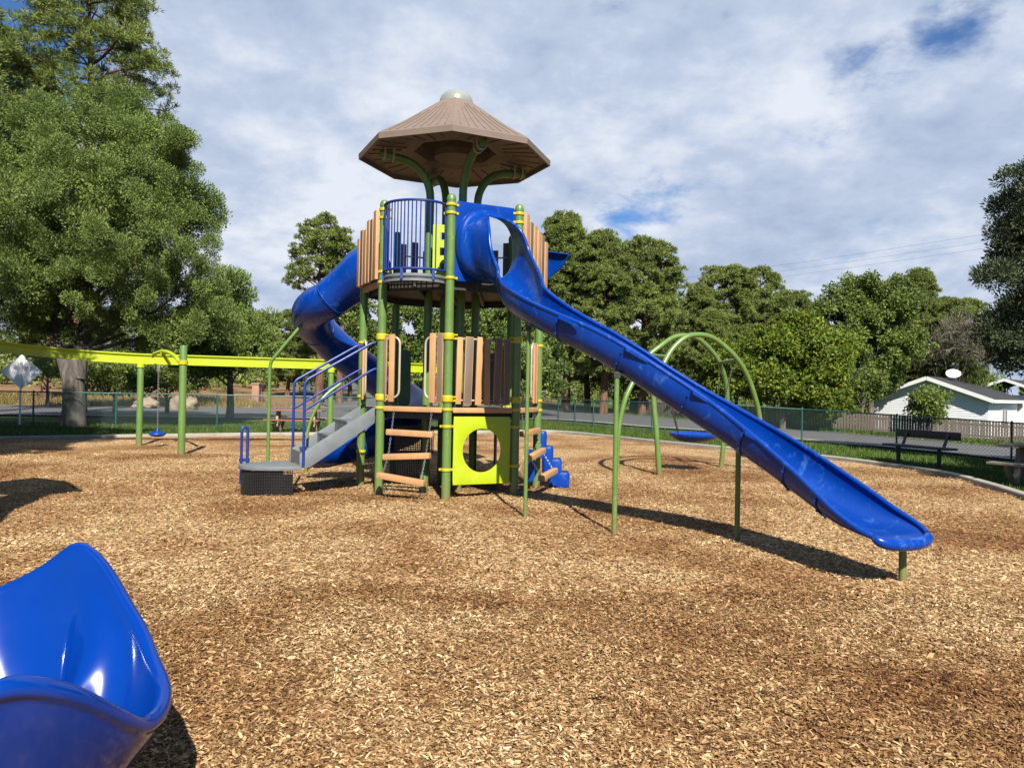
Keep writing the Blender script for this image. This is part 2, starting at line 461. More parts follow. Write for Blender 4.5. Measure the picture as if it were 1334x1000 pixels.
nt.links.new(sep.outputs[1], back.inputs[0])
gap = math2('ADD', gap, back.outputs[0])
cov = math2('SUBTRACT', math2('MULTIPLY_ADD', n1, .60, math2('MULTIPLY', n3, .45)), gap)
mask = N(nt, 'ShaderNodeMapRange', interpolation_type='SMOOTHSTEP'); mask.inputs[1].default_value = .24; mask.inputs[2].default_value = .46
nt.links.new(cov, mask.inputs[0])
tone = math2('MULTIPLY_ADD', n2, .66, math2('MULTIPLY', n3, .34))
cloud = ramp(nt, tone, [(.38, (3.2, 3.95, 5.4)), (.49, (4.3, 5.0, 6.3)), (.60, (6.4, 6.75, 7.5))])
skyc = mixc(nt, 1.0, sky.outputs[0], (.46, .68, .95), 'MULTIPLY')
fin = mixc(nt, mask.outputs[0], skyc, cloud)
nt.links.new(fin, bg.inputs[0])

scene.view_settings.view_transform = 'Standard'; scene.view_settings.look = 'None'
scene.view_settings.exposure = 1.30; scene.view_settings.gamma = 1.0
scene.cycles.max_bounces = 6; scene.cycles.transparent_max_bounces = 6

# ------------------------------------------------------------------ ground, chips, kerb, roads
def axis(a, b, fine0, fine1, fs, cs):
    xs = [fine0]
    while xs[-1] < fine1: xs.append(xs[-1] + fs)
    st = cs; x = xs[-1]
    while x < b: x += st; st *= 1.3; xs.append(min(x, b))
    st = cs; x = xs[0]; left = []
    while x > a: x -= st; st *= 1.3; left.append(max(x, a))
    return left[::-1] + xs
gx = axis(-900, 900, -70, 70, 1.5, 3); gy = axis(-60, 1800, -10, 130, 1.5, 3)
V = np.array([(x, y, H(x, y) - .02) for y in gy for x in gx]); nx = len(gx)
F = np.array([(j*nx+i, j*nx+i+1, (j+1)*nx+i+1, (j+1)*nx+i) for j in range(len(gy)-1) for i in range(nx-1)])
tag(link_mesh('ground', np_mesh('ground', V, F, M['ground'], True)), kind='structure')

def hb(x, y):
    """gentle unevenness of the chip surface"""
    return .018*np.sin(x*1.7+y*.6)*np.sin(y*1.3-x*.4) + .010*np.sin(x*3.9-1)*np.sin(y*4.3+x) + .006*np.sin(x*9+y*7)

CURB = [(-20, 10), (-19.2, 14), (-16, 18), (-13.4, 20.1), (-8.6, 23.5), (-5.9, 24.9), (-2, 27.2), (1.4, 29), (3.2, 26.6), (4.6, 24.0), (6.3, 21.4), (8.0, 19.1), (8.95, 16.2), (8.5, 13.6), (8.0, 11.5), (7.6, 8), (8, 2), (7, -6)]
CURB = [tuple(p) for p in catmull(CURB, 5)]
def resample(pts, step):
    out = [Vector(pts[0])]; acc = 0.0
    for a, b in zip(pts, pts[1:]):
        a = Vector(a); b = Vector(b); L = (b - a).length
        if L < 1e-6: continue
        t = step - acc
        while t <= L:
            out.append(a + (b - a) * (t / L)); t += step
        acc = (acc + L) % step
    return out
poly = CURB + [(-18, -6)]
px_ = np.array([p[0] for p in poly]); py_ = np.array([p[1] for p in poly])
def inside(x, y):
    x = np.asarray(x, float); y = np.asarray(y, float); r = np.zeros(x.shape, bool); j = len(px_) - 1
    for i in range(len(px_)):
        c = ((py_[i] > y) != (py_[j] > y)) & (x < (px_[j]-px_[i])*(y-py_[i])/(py_[j]-py_[i]+1e-12)+px_[i])
        r ^= c; j = i
    return r
# chip bed: fine grid of cells inside the kerb line
st = .25
xs = np.arange(-21, 10, st); ys = np.arange(-6, 30, st)
XX, YY = np.meshgrid(xs, ys)
HV = np.vectorize(H)
ZZ = hb(XX, YY) + HV(XX, YY) + .012
idx = np.arange(XX.size).reshape(XX.shape)
cin = inside(XX[:-1,:-1] + st/2, YY[:-1,:-1] + st/2)
q = np.stack([idx[:-1,:-1], idx[:-1,1:], idx[1:,1:], idx[1:,:-1]], -1)[cin]
me = np_mesh('wood_chip_ground', np.stack([XX, YY, ZZ], -1), q, M['chipbed'], True)
tag(link_mesh('wood_chip_ground', me), kind='structure')

# kerb
mb = MB(); cp = resample(CURB, .4)
rows = []
for i, p in enumerate(cp):
    t = (cp[min(i+1, len(cp)-1)] - cp[max(i-1, 0)]).normalized(); nrm = Vector((-t.y, t.x))
    z = H(p.x, p.y)
    prof = ((-.08, -.1), (-.08, .085), (-.06, .10), (.06, .10), (.08, .085), (.08, -.1))
    rows.append([Vector((p.x + nrm.x*a, p.y + nrm.y*a, z + b)) for a, b in prof])
mb.grid(rows)
tag(mb.build('kerb', M['concrete'], smooth=True, angle=30), kind='structure')

ROAD_N = [(-60, 31), (-35, 34), (-23, 35), (-14, 36), (-4, 38.5), (1.5, 42), (4.2, 39.5), (6.6, 34.5), (10, 31.5), (13.2, 28.5), (16, 25), (18.5, 20), (22, 10), (25, -5)]
ROAD_F = [(-60, 40), (-40, 44), (-30, 48), (-20, 53), (-8, 60), (2.6, 64), (7, 58), (10.5, 52), (13.5, 48), (16.5, 44), (19.5, 41), (22, 37.5), (30, 24), (36, -5)]
RN = catmull(ROAD_N, 8); RF = catmull(ROAD_F, 8)
def strip(name, A, B, n, dz, mat, kind='structure'):
    mb = MB(); rows = []
    for a, b in zip(A, B):
        rows.append([Vector((a[0]+(b[0]-a[0])*t, a[1]+(b[1]-a[1])*t, 0)) for t in [k/n for k in range(n+1)]])
    for r in rows:
        for p in r: p.z = H(p.x, p.y) + dz
    mb.grid(rows); return tag(mb.build(name, mat), kind=kind)
strip('road', RN, RF, 12, .03, M['asphalt'])
def offs(A, dist):
    out = []
    for i, a in enumerate(A):
        t = np.array(A[min(i+1, len(A)-1)]) - np.array(A[max(i-1, 0)]); t = t / np.linalg.norm(t)
        out.append((a[0] - t[1]*dist, a[1] + t[0]*dist))
    return out
strip('road_edge', offs(RN, -.45), offs(RN, .05), 1, .07, M['concrete'])
strip('road_edge', offs(RF, -.05), offs(RF, .30), 1, .07, M['concrete'])
SS = catmull([(-9, 57), (-13, 66), (-18, 80), (-26, 110)], 6)
strip('side_street', offs(SS, -4), offs(SS, 4), 4, .05, M['asphalt'])
# wide pale pavement where the fence meets the road on the right
strip('pavement', [(8.4, 31.3), (10.8, 29.4), (12.6, 27.6)], [(9.6, 32.2), (11.6, 30.4), (13.0, 28.6)], 3, .05, M['concrete'])

# loose chips near the viewer
def chips(n, dmin, dmax, L0, L1, name, label, hdr):
    d = dmin + (dmax - dmin) * rng.random(n); x = (rng.random(n) * 2 - 1) * (.86 * d + .6); y = d
    if name != 'wood_chips':
        pass
    ok = inside(x, y); x = x[ok]; y = y[ok]; n = len(x)
    L = L0 + (L1 - L0) * rng.random(n) ** 2; Wd = L * (.16 + .26 * rng.random(n)); a = rng.random(n) * 2 * np.pi
    tilt = rng.normal(0, .22, n); roll = rng.normal(0, .35, n)
    u = np.stack([np.cos(a)*np.cos(tilt), np.sin(a)*np.cos(tilt), np.sin(tilt)], -1)
    s = np.stack([-np.sin(a)*np.cos(roll), np.cos(a)*np.cos(roll), np.sin(roll)], -1)
    c = np.stack([x, y, hb(x, y) + .014 + .014 * rng.random(n) + np.abs(np.sin(tilt)) * L * .4], -1)
    up = np.cross(u, s)
    bow = (rng.random(n) * .10 * L)[:, None]
    L = L[:, None]; Wd = Wd[:, None]
    tp = (.45 + .55 * rng.random(n))[:, None]; tq = (.35 + .6 * rng.random(n))[:, None]
    v = np.stack([c - u*L/2 - s*Wd/2*tp, c - u*L/2 + s*Wd/2*tp, c + up*bow + s*Wd/2, c + u*L/2 + s*Wd/2*tq, c + u*L/2 - s*Wd/2*tq, c + up*bow - s*Wd/2], 1)
    b = (np.arange(n) * 6)[:, None]
    f = np.concatenate([b + np.array([[0, 5, 2, 1]]), b + np.array([[5, 4, 3, 2]])], 0)
    return v.reshape(-1, 3), f
v1, f1 = chips(520000, 2.1, 6.0, .008, .038, 'wood_chips', '', 0)
v2, f2 = chips(300000, 5.7, 17.0, .014, .046, 'wood_chips', '', 0)
v3, f3 = chips(70, 2.6, 8.0, .06, .11, 'wood_chips', '', 0)
Vc = np.concatenate([v1, v2, v3]); Fc = np.concatenate([f1, f2 + len(v1), f3 + len(v1) + len(v2)])
o = link_mesh('wood_chips', np_mesh('wood_chips', Vc, Fc, M['chip']))
tag(o, 'loose tan and brown wood chips spread over the playground surface', 'wood chips', kind='stuff')

# ------------------------------------------------------------------ chain-link fence
FP = [(-24, 24.5), (-19, 26), (-16.5, 26.5), (-13.9, 27), (-10.5, 27.4), (-7, 28), (-3.5, 30), (-1, 35), (1.2, 40.5), (2.3, 37.8), (2.95, 35.7), (3.6, 33.7), (5.5, 30), (8, 29), (10.6, 28), (12.7, 25.3), (14.6, 22.4), (17, 18), (19, 12)]
FH = 1.2
fence = empty('chain_link_fence', (2.3, 37.8, 0), 'long low green chain-link fence running behind the playground along the road', 'fence')
post0 = None
for i, (x, y) in enumerate(FP):
    z = H(x, y)
    if post0 is None:
        mb = MB(); mb.tube([(0,0,-.1), (0,0,FH+.02)], .03, 10); mb.lathe([(.034, FH-.02), (.036, FH+.02), (.02, FH+.05), (.002, FH+.06)], (0,0,0), 10)
        post0 = mb.build('fence_post', M['fence_green'], None, origin=(0,0,0)); o = post0
    else:
        o = post0.copy(); COL.objects.link(o)
    o.parent = fence; o.location = Vector((x, y, z)) - fence.location
mb = MB()
for (x0, y0), (x1, y1) in zip(FP, FP[1:]):
    mb.tube([(x0, y0, H(x0, y0)+FH), (x1, y1, H(x1, y1)+FH)], .022, 8)
mb.build('top_rail', M['fence_green'], fence)
mb = MB()
pitch = .115
for (x0, y0), (x1, y1) in zip(FP, FP[1:]):
    a = Vector((x0, y0, H(x0, y0))); b = Vector((x1, y1, H(x1, y1))); L = (b - a).length; u = (b - a) / L; h = FH - .03
    nrm = Vector((-u.y, u.x, 0)).normalized()
    k = -h
    while k < L:
        for sgn in (1, -1):
            s0, s1 = (k, k + h); z0, z1 = (.03, h)
            if sgn < 0: z0, z1 = z1, z0
            c0, c1 = max(0, s0), min(L, s1)
            if c1 - c0 < .03: continue
            za_ = z0 + (z1 - z0) * (c0 - s0) / h; zb_ = z0 + (z1 - z0) * (c1 - s0) / h
            p = a + u*c0 + Vector((0,0,za_)) + nrm*.004*sgn; q_ = a + u*c1 + Vector((0,0,zb_)) + nrm*.004*sgn
            mb.beam(p, q_, .0055, .004, side=u.cross(nrm))
        k += pitch
mb.build('chain_link_mesh', M['fence_wire'], fence, smooth=False)

# ------------------------------------------------------------------ play tower
TC = Vector((-.98, 12.26, 0)); TR = 1.40; PSI = 3.0
def ang(k): return rad(PSI + 45*k)
def vert(k, r=TR, z=0.0): return Vector((TC.x + r*math.sin(ang(k)), TC.y - r*math.cos(ang(k)), z))
Z1, Z2 = 1.26, 3.12           # deck heights
tower = empty('play_tower', TC, 'tall octagonal play tower with a taupe umbrella roof, two blue slides and grey stairs', 'playground tower')

class Edge:
    def __init__(s, k0, k1):
        s.a = vert(k0); s.b = vert(k1); s.L = (s.b - s.a).length
        s.u = (s.b - s.a) / s.L; c = (s.a + s.b) / 2 - TC; s.n = Vector((c.x, c.y, 0)).normalized(); s.mid = (s.a + s.b) / 2
    def at(s, t, z, out=0.0): return s.a + s.u*t + s.n*out + Vector((0,0,z))
E_BA, E_AC, E_CE, E_EG = Edge(7, 8), Edge(0, 1), Edge(1, 2), Edge(2, 3)
E_DB, E_FD, E_GH, E_HF = Edge(6, 7), Edge(5, 6), Edge(3, 4), Edge(4, 5)
UP = Vector((0,0,1))

PR = .0635
# posts: cap, collars
POST_TOP = [4.28, 4.26, 3.80, 4.20, 4.20, 4.20, 3.75, 4.26]
COLL = {0: (4.17, 4.05, 3.13, 1.27, 1.03, .42), 1: (4.16, 4.03, 3.13, 1.27, 1.02, .45), 2: (3.15, 2.28, 1.4, 1.25), 3: (3.15, 1.27), 4: (3.15, 1.27), 5: (3.15, 1.27),
        6: (3.15, 2.27, 1.42, .55), 7: (4.16, 4.04, 3.25, 3.10, 1.27)}
for k in range(8):
    b = vert(k); mb = MB(); t = POST_TOP[k]
    mb.lathe([(PR, -.1), (PR, t-.05), (PR*1.04, t-.05), (PR*1.04, t-.02), (PR*.9, t+.015), (PR*.6, t+.04), (.004, t+.05)], b, 18)
    po = mb.build('post', M['green'], tower)
    for z in COLL[k]:
        mb = MB(); mb.lathe([(PR+.004, -.022), (PR+.014, -.018), (PR+.014, .018), (PR+.004, .022)], b + UP*z, 18)
        for a in (ang(k)+rad(112), ang(k)-rad(112)):
            dr = Vector((math.sin(a), -math.cos(a), 0)); mb.box(b + UP*z + dr*(PR+.025), (.035, .05, .034), Matrix.Rotation(math.atan2(dr.y, dr.x), 3, 'Z'))
        mb.build('collar', M['yellow'], po, bevel=.003)
    for z in ((2.30, 1.42) if k in (0, 1, 7) else ()):       # cast panel clamps
        mb = MB(); mb.lathe([(PR+.004, -.05), (PR+.018, -.04), (PR+.018, .04), (PR+.004, .05)], b + UP*z, 18)
        for a in (ang(k)+rad(112), ang(k)-rad(112)):
            dr = Vector((math.sin(a), -math.cos(a), 0)); R3 = Matrix.Rotation(math.atan2(dr.y, dr.x), 3, 'Z')
            mb.box(b + UP*(z+.028) + dr*(PR+.03), (.06, .07, .022), R3); mb.box(b + UP*(z-.028) + dr*(PR+.03), (.06, .07, .022), R3)
            mb.tube([b + UP*(z-.03) + dr*(PR+.045), b + UP*(z+.03) + dr*(PR+.045)], .012, 8)
        mb.build('panel_clamp', M['yellow'], po, bevel=.004)

# four roof posts with arms bent outwards under the roof
ROOF_A = [rad(PSI + a) for a in (-69, 21, 111, 201)]
for a in ROOF_A:
    dr = Vector((math.sin(a), -math.cos(a), 0)); mb = MB()
    pts = [TC + dr*.40 + UP*z for z in (0, .8, 1.6, 2.4, 3.2, 4.0, 4.56)]
    for i in range(1, 11):
        t = rad(84) * i / 10; pts.append(TC + dr*(.40 + .52*(1-math.cos(t))) + UP*(4.56 + .56*math.sin(t)))
    pts.append(TC + dr*1.22 + UP*5.155)
    mb.tube(pts, PR, 16); rp = mb.build('roof_post', M['green'], tower)
    for r in (1.02, 1.16):
        zz = 5.13 if r < 1.1 else 5.145
        c = TC + dr*r + UP*zz; mb = MB()
        sd = Vector((-dr.y, dr.x, 0)); ring = []
        for i in range(9):
            t = math.pi + math.pi*i/8; ring.append(c + sd*math.cos(t)*(PR+.012) + UP*math.sin(t)*(PR+.012))
        ring = [ring[0] + UP*.12] + ring + [ring[-1] + UP*.12]
        for p, q_ in zip(ring, ring[1:]): mb.beam(p, q_, .035, .012, side=dr)
        mb.build('roof_clamp', M['cream'], rp)

# roof
RR, RZ = 1.53, 5.18
mb = MB()
def rv(k, r, z): return vert(k, r, z)
prof_top = [(RR, RZ), (RR+.005, RZ+.085), (RR-.02, RZ+.105), (1.05, RZ+.395), (.62, RZ+.70), (.27, RZ+.95)]
rows = [[rv(k, r, z) for k in range(9)] for r, z in prof_top]
for a, b in zip(rows, rows[1:]):
    for k in range(8): mb.add([a[k], a[k+1], b[k+1], b[k]], [(0,1,2,3)])
prof_bot = [(RR, RZ), (RR-.03, RZ), (RR-.05, RZ+.06), (.80, RZ+.12), (.66, RZ+.16), (.58, RZ+.36), (.24, RZ+.90)]
rows = [[rv(k, r, z) for k in range(9)] for r, z in prof_bot]
for a, b in zip(rows, rows[1:]):
    for k in range(8): mb.add([a[k], a[k+1], b[k+1], b[k]], [(3,2,1,0)])
# raised ribs on the outside and below
for k in range(8):
    for j in range(1, 9):
        t = j / 9
        def on(r, z, t=t, k=k): return rv(k, r, z).lerp(rv(k+1, r, z), t)
        tl = abs(t - .5) * 2
        rr1 = 1.02 - .25*tl if j % 2 else .78
        zz = lambda r: RZ + .105 + (RR-.02-r) * (.29/.46) if r > 1.05 else RZ + .395 + (1.05-r)*(.305/.43)
        p0 = on(RR-.05, zz(RR-.05)+.004); pm = on(1.05, zz(1.05)+.004); p1 = on(max(.36, .40 + .55*tl), zz(max(.36, .40+.55*tl))+.004)
        sd = (rv(k+1, 1, 0) - rv(k, 1, 0)).normalized()
        if .40 + .55*tl < 1.0: mb.beam(p0, pm, .018, .009, side=sd); mb.beam(pm, p1, .018, .009, side=sd)
        else: mb.beam(p0, on(1.06, zz(1.06)+.004), .022, .014, side=sd)
        if j % 2: mb.beam(on(RR-.12, RZ+.066), on(.86 + .2*tl, RZ+.108), .02, .03, side=sd)
roof = mb.build('roof', M['roof'], tower, smooth=False)
mb = MB(); mb.lathe([(.268, -.02), (.266, .03), (.244, .09), (.20, .14), (.13, .18), (.06, .2), (.004, .205)], TC + UP*(RZ+.955), 28)
mb.build('dome', M['dome'], roof)
mb = MB(); mb.tube([TC + UP*(RZ+.06), TC + UP*(RZ+.165)], .33, 24); mb.build('roof_hub', M['roof'], roof)

# decks
def deck(name, z, t, r, mat):
    mb = MB(); mb.prism([(r*math.sin(ang(k)), -r*math.cos(ang(k))) for k in range(8)], TC + UP*(z-t), (1,0,0), (0,1,0), (0,0,1), t, 0)
    for k in range(8):     # folded skirt under the deck and two channels
        a, b = vert(k, r*.98, z-t-.05), vert(k+1, r*.98, z-t-.05); mb.beam(a, b, .01, .10, side=(vert(k)-TC))
    for s in (-.45, 0, .45): mb.beam(TC + Vector((s, -1.15, z-t-.04)), TC + Vector((s, 1.15, z-t-.04)), .05, .07, side=(1,0,0))
    return mb.build(name, mat, tower)
deck('deck', Z2, .04, TR*.96, M['dark_deck']); deck('deck', Z1, .04, TR*.96, M['dark_deck'])
def edge_board(E, z, t0=.07, t1=None, h=.075):
    t1 = E.L - .07 if t1 is None else t1
    mb = MB(); mb.beam(E.at(t0, z, .02), E.at(t1, z, .02), .05, h, side=E.n); mb.build('deck_edge_board', M['tan'], tower, bevel=.012)
for E in (E_BA, E_AC, E_CE): edge_board(E, Z1)
edge_board(E_DB, Z2-.03, h=.10); edge_board(E_CE, Z2-.03, h=.08)

# guard panels of upright boards
def slat_panel(E, slats, z0, zrail0, zrail1, name='guard_panel', out=.02, thick=.035, lean=None):
    """slats: (t, width, top z, material index 0 tan / 1 brown)"""
    mb = MB()
    for i, (t, wd, zt, mi) in enumerate(slats):
        ln = (lean[i] if lean else 0)
        mb.beam(E.at(t, z0 + random.uniform(-.008, .008), out), E.at(t + ln, zt, out), wd, thick, side=E.u, m=mi)
    p = mb.build(name, [M['tan'], M['brown']], tower, bevel=.008)
    for z in (zrail0, zrail1):
        mb = MB(); mb.tube([E.at(.05, z, out-.035), E.at(E.L-.05, z, out-.035)], .014, 8); mb.build('panel_rail', M['cream'], p)
    return p
def full(E, n, z0, tops, wd, mats=None, t0=.11, **k):
    step = (E.L - 2*t0) / (n - 1)
    return slat_panel(E, [(t0 + i*step, wd, tops[i], (mats[i] if mats else i % 2)) for i in range(n)], z0, z0+.12, min(tops)-.12, **k)
full(E_DB, 6, Z2+.02, [3.90, 4.0, 3.97, 4.08, 4.06, 4.15], .145, [0, 1, 0, 0, 1, 0], t0=.06, out=.10, thick=.05)
full(E_CE, 6, Z2-.02, [4.17, 4.09, 4.07, 4.03, 4.0, 3.93], .145, [0, 1, 0, 0, 1, 0], t0=.06, out=.10, thick=.05)
full(E_GH, 5, Z2+.03, [4.12, 4.0, 4.08, 3.98, 4.1], .12, [1, 1, 0, 1, 1])
full(E_HF, 5, Z2+.03, [4.0, 4.1, 3.96, 4.1, 4.05], .12, [1, 0, 1, 1, 0])
slat_panel(E_AC, [(.15, .085, 2.30, 0), (.29, .125, 2.31, 1), (.455, .095, 2.315, 0), (.60, .09, 2.28, 0), (.745, .115, 2.31, 1), (.91, .10, 2.30, 1)], 1.34, 1.40, 2.28, lean=[.015, .02, .02, -.02, .03, -.01])
full(E_GH, 5, Z1+.05, [2.25, 2.2, 2.28, 2.22, 2.3], .10)
def half_panel(E, slats, hand_t, hand_side):
    mb = MB()
    for t, wd, zt, mi in slats: mb.beam(E.at(t, 1.36, .02), E.at(t, zt, .02), wd, .035, side=E.u, m=mi)
    p = mb.build('entry_panel', [M['tan'], M['brown']], tower, bevel=.008)
    mb = MB(); t1 = slats[0][0] if hand_side > 0 else slats[-1][0]
    zb, zt = 1.42, 2.30
    loop = [E.at(t1, zb, .0)] + [E.at(hand_t + hand_side*(-.10 + .10*math.sin(a)), zb + .10*(1-math.cos(a)), .0) for a in (0.3, .7, 1.1, 1.57)]
    loop += [E.at(hand_t + hand_side*(-.10 + .10*math.sin(a)), zt - .10*(1-math.cos(a)), .0) for a in (1.57, 1.1, .7, .3)] + [E.at(t1, zt, .0)]
    mb.tube(loop, .016, 10); mb.build('hand_grip', M['cream'], p)
half_panel(E_BA, [(.07, .075, 2.31, 1), (.185, .085, 2.34, 0)], .30, 1)
half_panel(E_BA, [(E_BA.L-.235, .095, 2.35, 0), (E_BA.L-.115, .095, 2.35, 1)], E_BA.L-.36, -1)
half_panel(E_CE, [(E_CE.L-.25, .095, 2.28, 0), (E_CE.L-.13, .095, 2.28, 0)], E_CE.L-.36, -1)
half_panel(E_DB, [(.10, .08, 2.2, 0)], .2, 1)

# half-moon balcony between the two front posts
E = E_BA; c = E.mid; hw = E.L/2 - .075; bul = .42
def moon(t, s=1.0): return c + E.u*(-hw*s*math.cos(t)) + E.n*(bul*s*math.sin(t) + .02)
ts = [math.pi*i/28 for i in range(29)]
mb = MB()
mb.prism([(-hw*math.cos(t), bul*math.sin(t)+.02) for t in ts], c + UP*(Z2-.035), E.u, E.n, UP, .035)
bal = mb.build('balcony', M['dark_deck'], tower)
mb = MB()
for z0, z1, o_ in ((Z2-.07, Z2+.035, 0),):
    rows = [[moon(t)+UP*z0, moon(t)+UP*z1] for t in ts]; rows2 = [[moon(t, .975)+UP*z0, moon(t, .975)+UP*z1] for t in ts]
    mb.grid(rows); mb.grid(rows2, flip=True)
    for A, B in ((0, 0), (1, 1)): mb.grid([[r[A], s_[A]] for r, s_ in zip(rows, rows2)])
mb.build('kick_plate', M['grey_deck'], bal)
mb = MB()
for z in (3.22, 4.17): mb.tube([moon(t)+UP*z for t in ts], .019, 10)
for e in (0, -1): mb.tube([moon(ts[e])+UP*3.22, moon(ts[e])+UP*4.17], .016, 8)
for i in range(1, 17):
    t = math.acos(1 - 2*i/17) ; mb.tube([moon(t)+UP*3.22, moon(t)+UP*4.17], .0095, 8)
for i in (5, 14, 23): mb.box(moon(ts[i])+UP*(Z2+.03), (.04, .04, .16))
mb.build('balcony_railing', M['blue_metal'], bal)

# lime activity panels
ol = []; il = []
for i in range(64):
    a = 2*math.pi*(i+.5)/64; cx_, sy_ = math.cos(a), math.sin(a); s_ = min(.445/abs(cx_), .485/abs(sy_))
    x_, y_ = cx_*s_, sy_*s_; ol.append((x_, y_)); il.append((.300*cx_, .315*sy_))
mb = MB(); mb.holed(ol, il, E_AC.at(E_AC.L/2, .685, .0), E_AC.u, UP, E_AC.n, .025)
pl = mb.build('peek_panel', M['lime'], tower, bevel=.005)
mb = MB()     # pierced lime panel up on the top deck
o0 = P(580, 327, 11.75)
for x_ in (-.135, .155): mb.box(o0 + Vector((x_, 0, 0)), (.11, .02, .80))
for z_ in (-.36, -.13, .11, .34): mb.box(o0 + Vector((0, 0, z_)), (.26, .0196, .12))
mb.build('pierced_panel', M['lime'], tower)
mb = MB(); mb.prism(rrect(.20, .95, .08), P(527, 492, 12.9), (1,0,0), (0,0,1), (0,1,0), .02); mb.build('climber_panel', M['darkgreen'], tower)
# dark pierced step panel under the lower deck
def pierced(name, o, u, wd, ht, nx_, nz_, mat):
    mb = MB(); o = Vector(o); u = Vector(u).normalized(); n = u.cross(UP)
    for i in range(nx_+1): mb.beam(o + u*(-wd/2 + wd*i/nx_), o + u*(-wd/2 + wd*i/nx_) + UP*ht, .014, .008, side=u)
    for j in range(nz_+1): mb.beam(o + u*(-wd/2) + UP*(ht*j/nz_), o + u*(wd/2) + UP*(ht*j/nz_), .009, .013, side=n)
    return mb.build(name, mat, tower, smooth=False)
pierced('step_riser', (-1.62, 12.35, .12), (1, .05, 0), .62, .42, 22, 14, M['dark_deck'])
pierced('step_riser', (-1.52, 12.05, .55), (1, .05, 0), .60, .42, 22, 14, M['dark_deck'])
mb = MB(); mb.box((-1.62, 12.2, .54), (.64, .34, .03)); mb.build('inner_step', M['dark_deck'], tower)
mb = MB(); mb.box((-1.52, 12.55, .92), (.64, .34, .03)); mb.build('inner_step', M['dark_deck'], tower)
mb = MB(); mb.lathe([(PR, -.1), (PR, .29), (PR*.8, .325), (.004, .335)], G(552, 641), 16); mb.build('stub_post', M['green'], tower)
mb = MB(); mb.box((-.25, 12.5, .62), (.03, 1.1, 1.2)); mb.build('side_panel', M['black'], tower)

# hanging plank ladders
def chain_mesh(mb, a, b, r=.012, wire=.0032):
    a = Vector(a); b = Vector(b); L = (b-a).length; u = (b-a)/L; n = max(2, int(L/(r*2.3)))
    s1 = u.cross(Vector((0,1,0))).normalized(); s2 = u.cross(s1)
    for i in range(n):
        c_ = a + u*(L*(i+.5)/n); sd = s1 if i % 2 else s2
        mb.tube([c_ + u*math.cos(t)*r*1.6 + sd*math.sin(t)*r for t in [2*math.pi*q/8 for q in range(8)]], wire, 5, closed=True)
def plank_ladder(E, rungs, length, chains):
    pts = {-1: [], 1: []}; first = None
    for dz, out, t, tilt in rungs:
        c_ = E.at(t, dz, out); d_ = E.u*math.cos(tilt) + UP*math.sin(tilt)
        if first is None:
            first = empty_child = None
        mb = MB(); mb.beam(c_ - d_*length/2, c_ + d_*length/2, .095, .085, side=E.n)
        pl = mb.build('plank_rung', M['tan'], tower, bevel=.014)
        for s_ in (-1, 1): pts[s_].append(c_ + d_*s_*(length/2 - .07) + E.n*.0)
    for s_ in (-1, 1):
        top = E.at(E.L/2 + s_*(length/2-.07), Z1-.03, .02); mb = MB(); last = top
        for p in pts[s_]: chain_mesh(mb, last, p); last = p
        chain_mesh(mb, last, Vector((last.x, last.y, 0)) - E.n*.12)
        mb.build('ladder_chain', M['chain'], tower)
plank_ladder(E_BA, [(.915, .03, E_BA.L/2-.03, rad(-1.0)), (.585, .06, E_BA.L/2-.06, rad(4)), (.285, .30, E_BA.L/2-.02, rad(-6))], .74, 2)
plank_ladder(E_CE, [(.92, .06, E_CE.L/2, rad(2)), (.585, .16, E_CE.L/2, rad(6)), (.29, .36, E_CE.L/2, rad(4))], .76, 2)

# stairs with transfer platform on the left
E = E_DB; SL = 1.05; zb, zt = .43, Z1
so_, to_ = E.n, E.u
mb = MB()
for t in (.12, E.L-.12):
    p = E.at(t, 0, .05)
    q0 = [(0.0, zt+.02), (0.0, zt-.22), (SL-.12, zb-.02), (SL+.02, zb-.02), (SL+.02, zb+.17)]
    mb.prism(q0, p - E.u*.012, E.n, UP, E.u, .024)
stairs = mb.build('stairs', M['grey_deck'], tower, bevel=.003)
mb = MB(); ns = 4
for i in range(1, ns):
    z = zb + (zt-zb)*i/ns; o_ = .05 + SL - SL*(i)/ns
    mb.beam(E.at(.135, z, o_), E.at(E.L-.135, z, o_), SL/ns+.02, .03, side=E.n)
    mb.beam(E.at(.135, z-.10, o_+SL/ns/2), E.at(E.L-.135, z-.10, o_+SL/ns/2), .012, .20, side=E.n)
mb.beam(E.at(.135, zb+.10, SL+.05), E.at(E.L-.135, zb+.10, SL+.05), .012, .19, side=E.n)
mb.build('tread', M['grey_deck'], stairs)
# platform
pc = E.at(E.L/2, 0, SL+.06); mb = MB(); pw = .46; plen = .78
out_ = [(-pw, 0)] + [(-pw*math.cos(t), .10 + (plen-.10)*math.sin(t)) for t in [math.pi*i/24 for i in range(25)]] + [(pw, 0)]
mb.prism(out_, pc + UP*(zb-.055), E.u, E.n, UP, .055)
plat = mb.build('transfer_platform', M['grey_deck'], tower, bevel=.006)
mb = MB(); nn = 56
arc = [(-pw*.93*math.cos(t), .10 + (plen-.14)*math.sin(t)) for t in [math.pi*i/nn for i in range(nn+1)]]
pt = lambda q_, z: pc + E.u*q_[0] + E.n*q_[1] + UP*z
for q_ in arc: mb.beam(pt(q_, .03), pt(q_, zb-.05), .012, .006, side=E.u)
for z in np.linspace(.03, zb-.05, 18):
    mb.tube([pt(q_, z) for q_ in arc], .0055, 5)
mb.grid([[pt((q_[0]*.93, q_[1]*.95), .03) for q_ in arc], [pt((q_[0]*.93, q_[1]*.95), zb-.12) for q_ in arc]])
mb.build('platform_skirt', M['black'], plat, smooth=False)
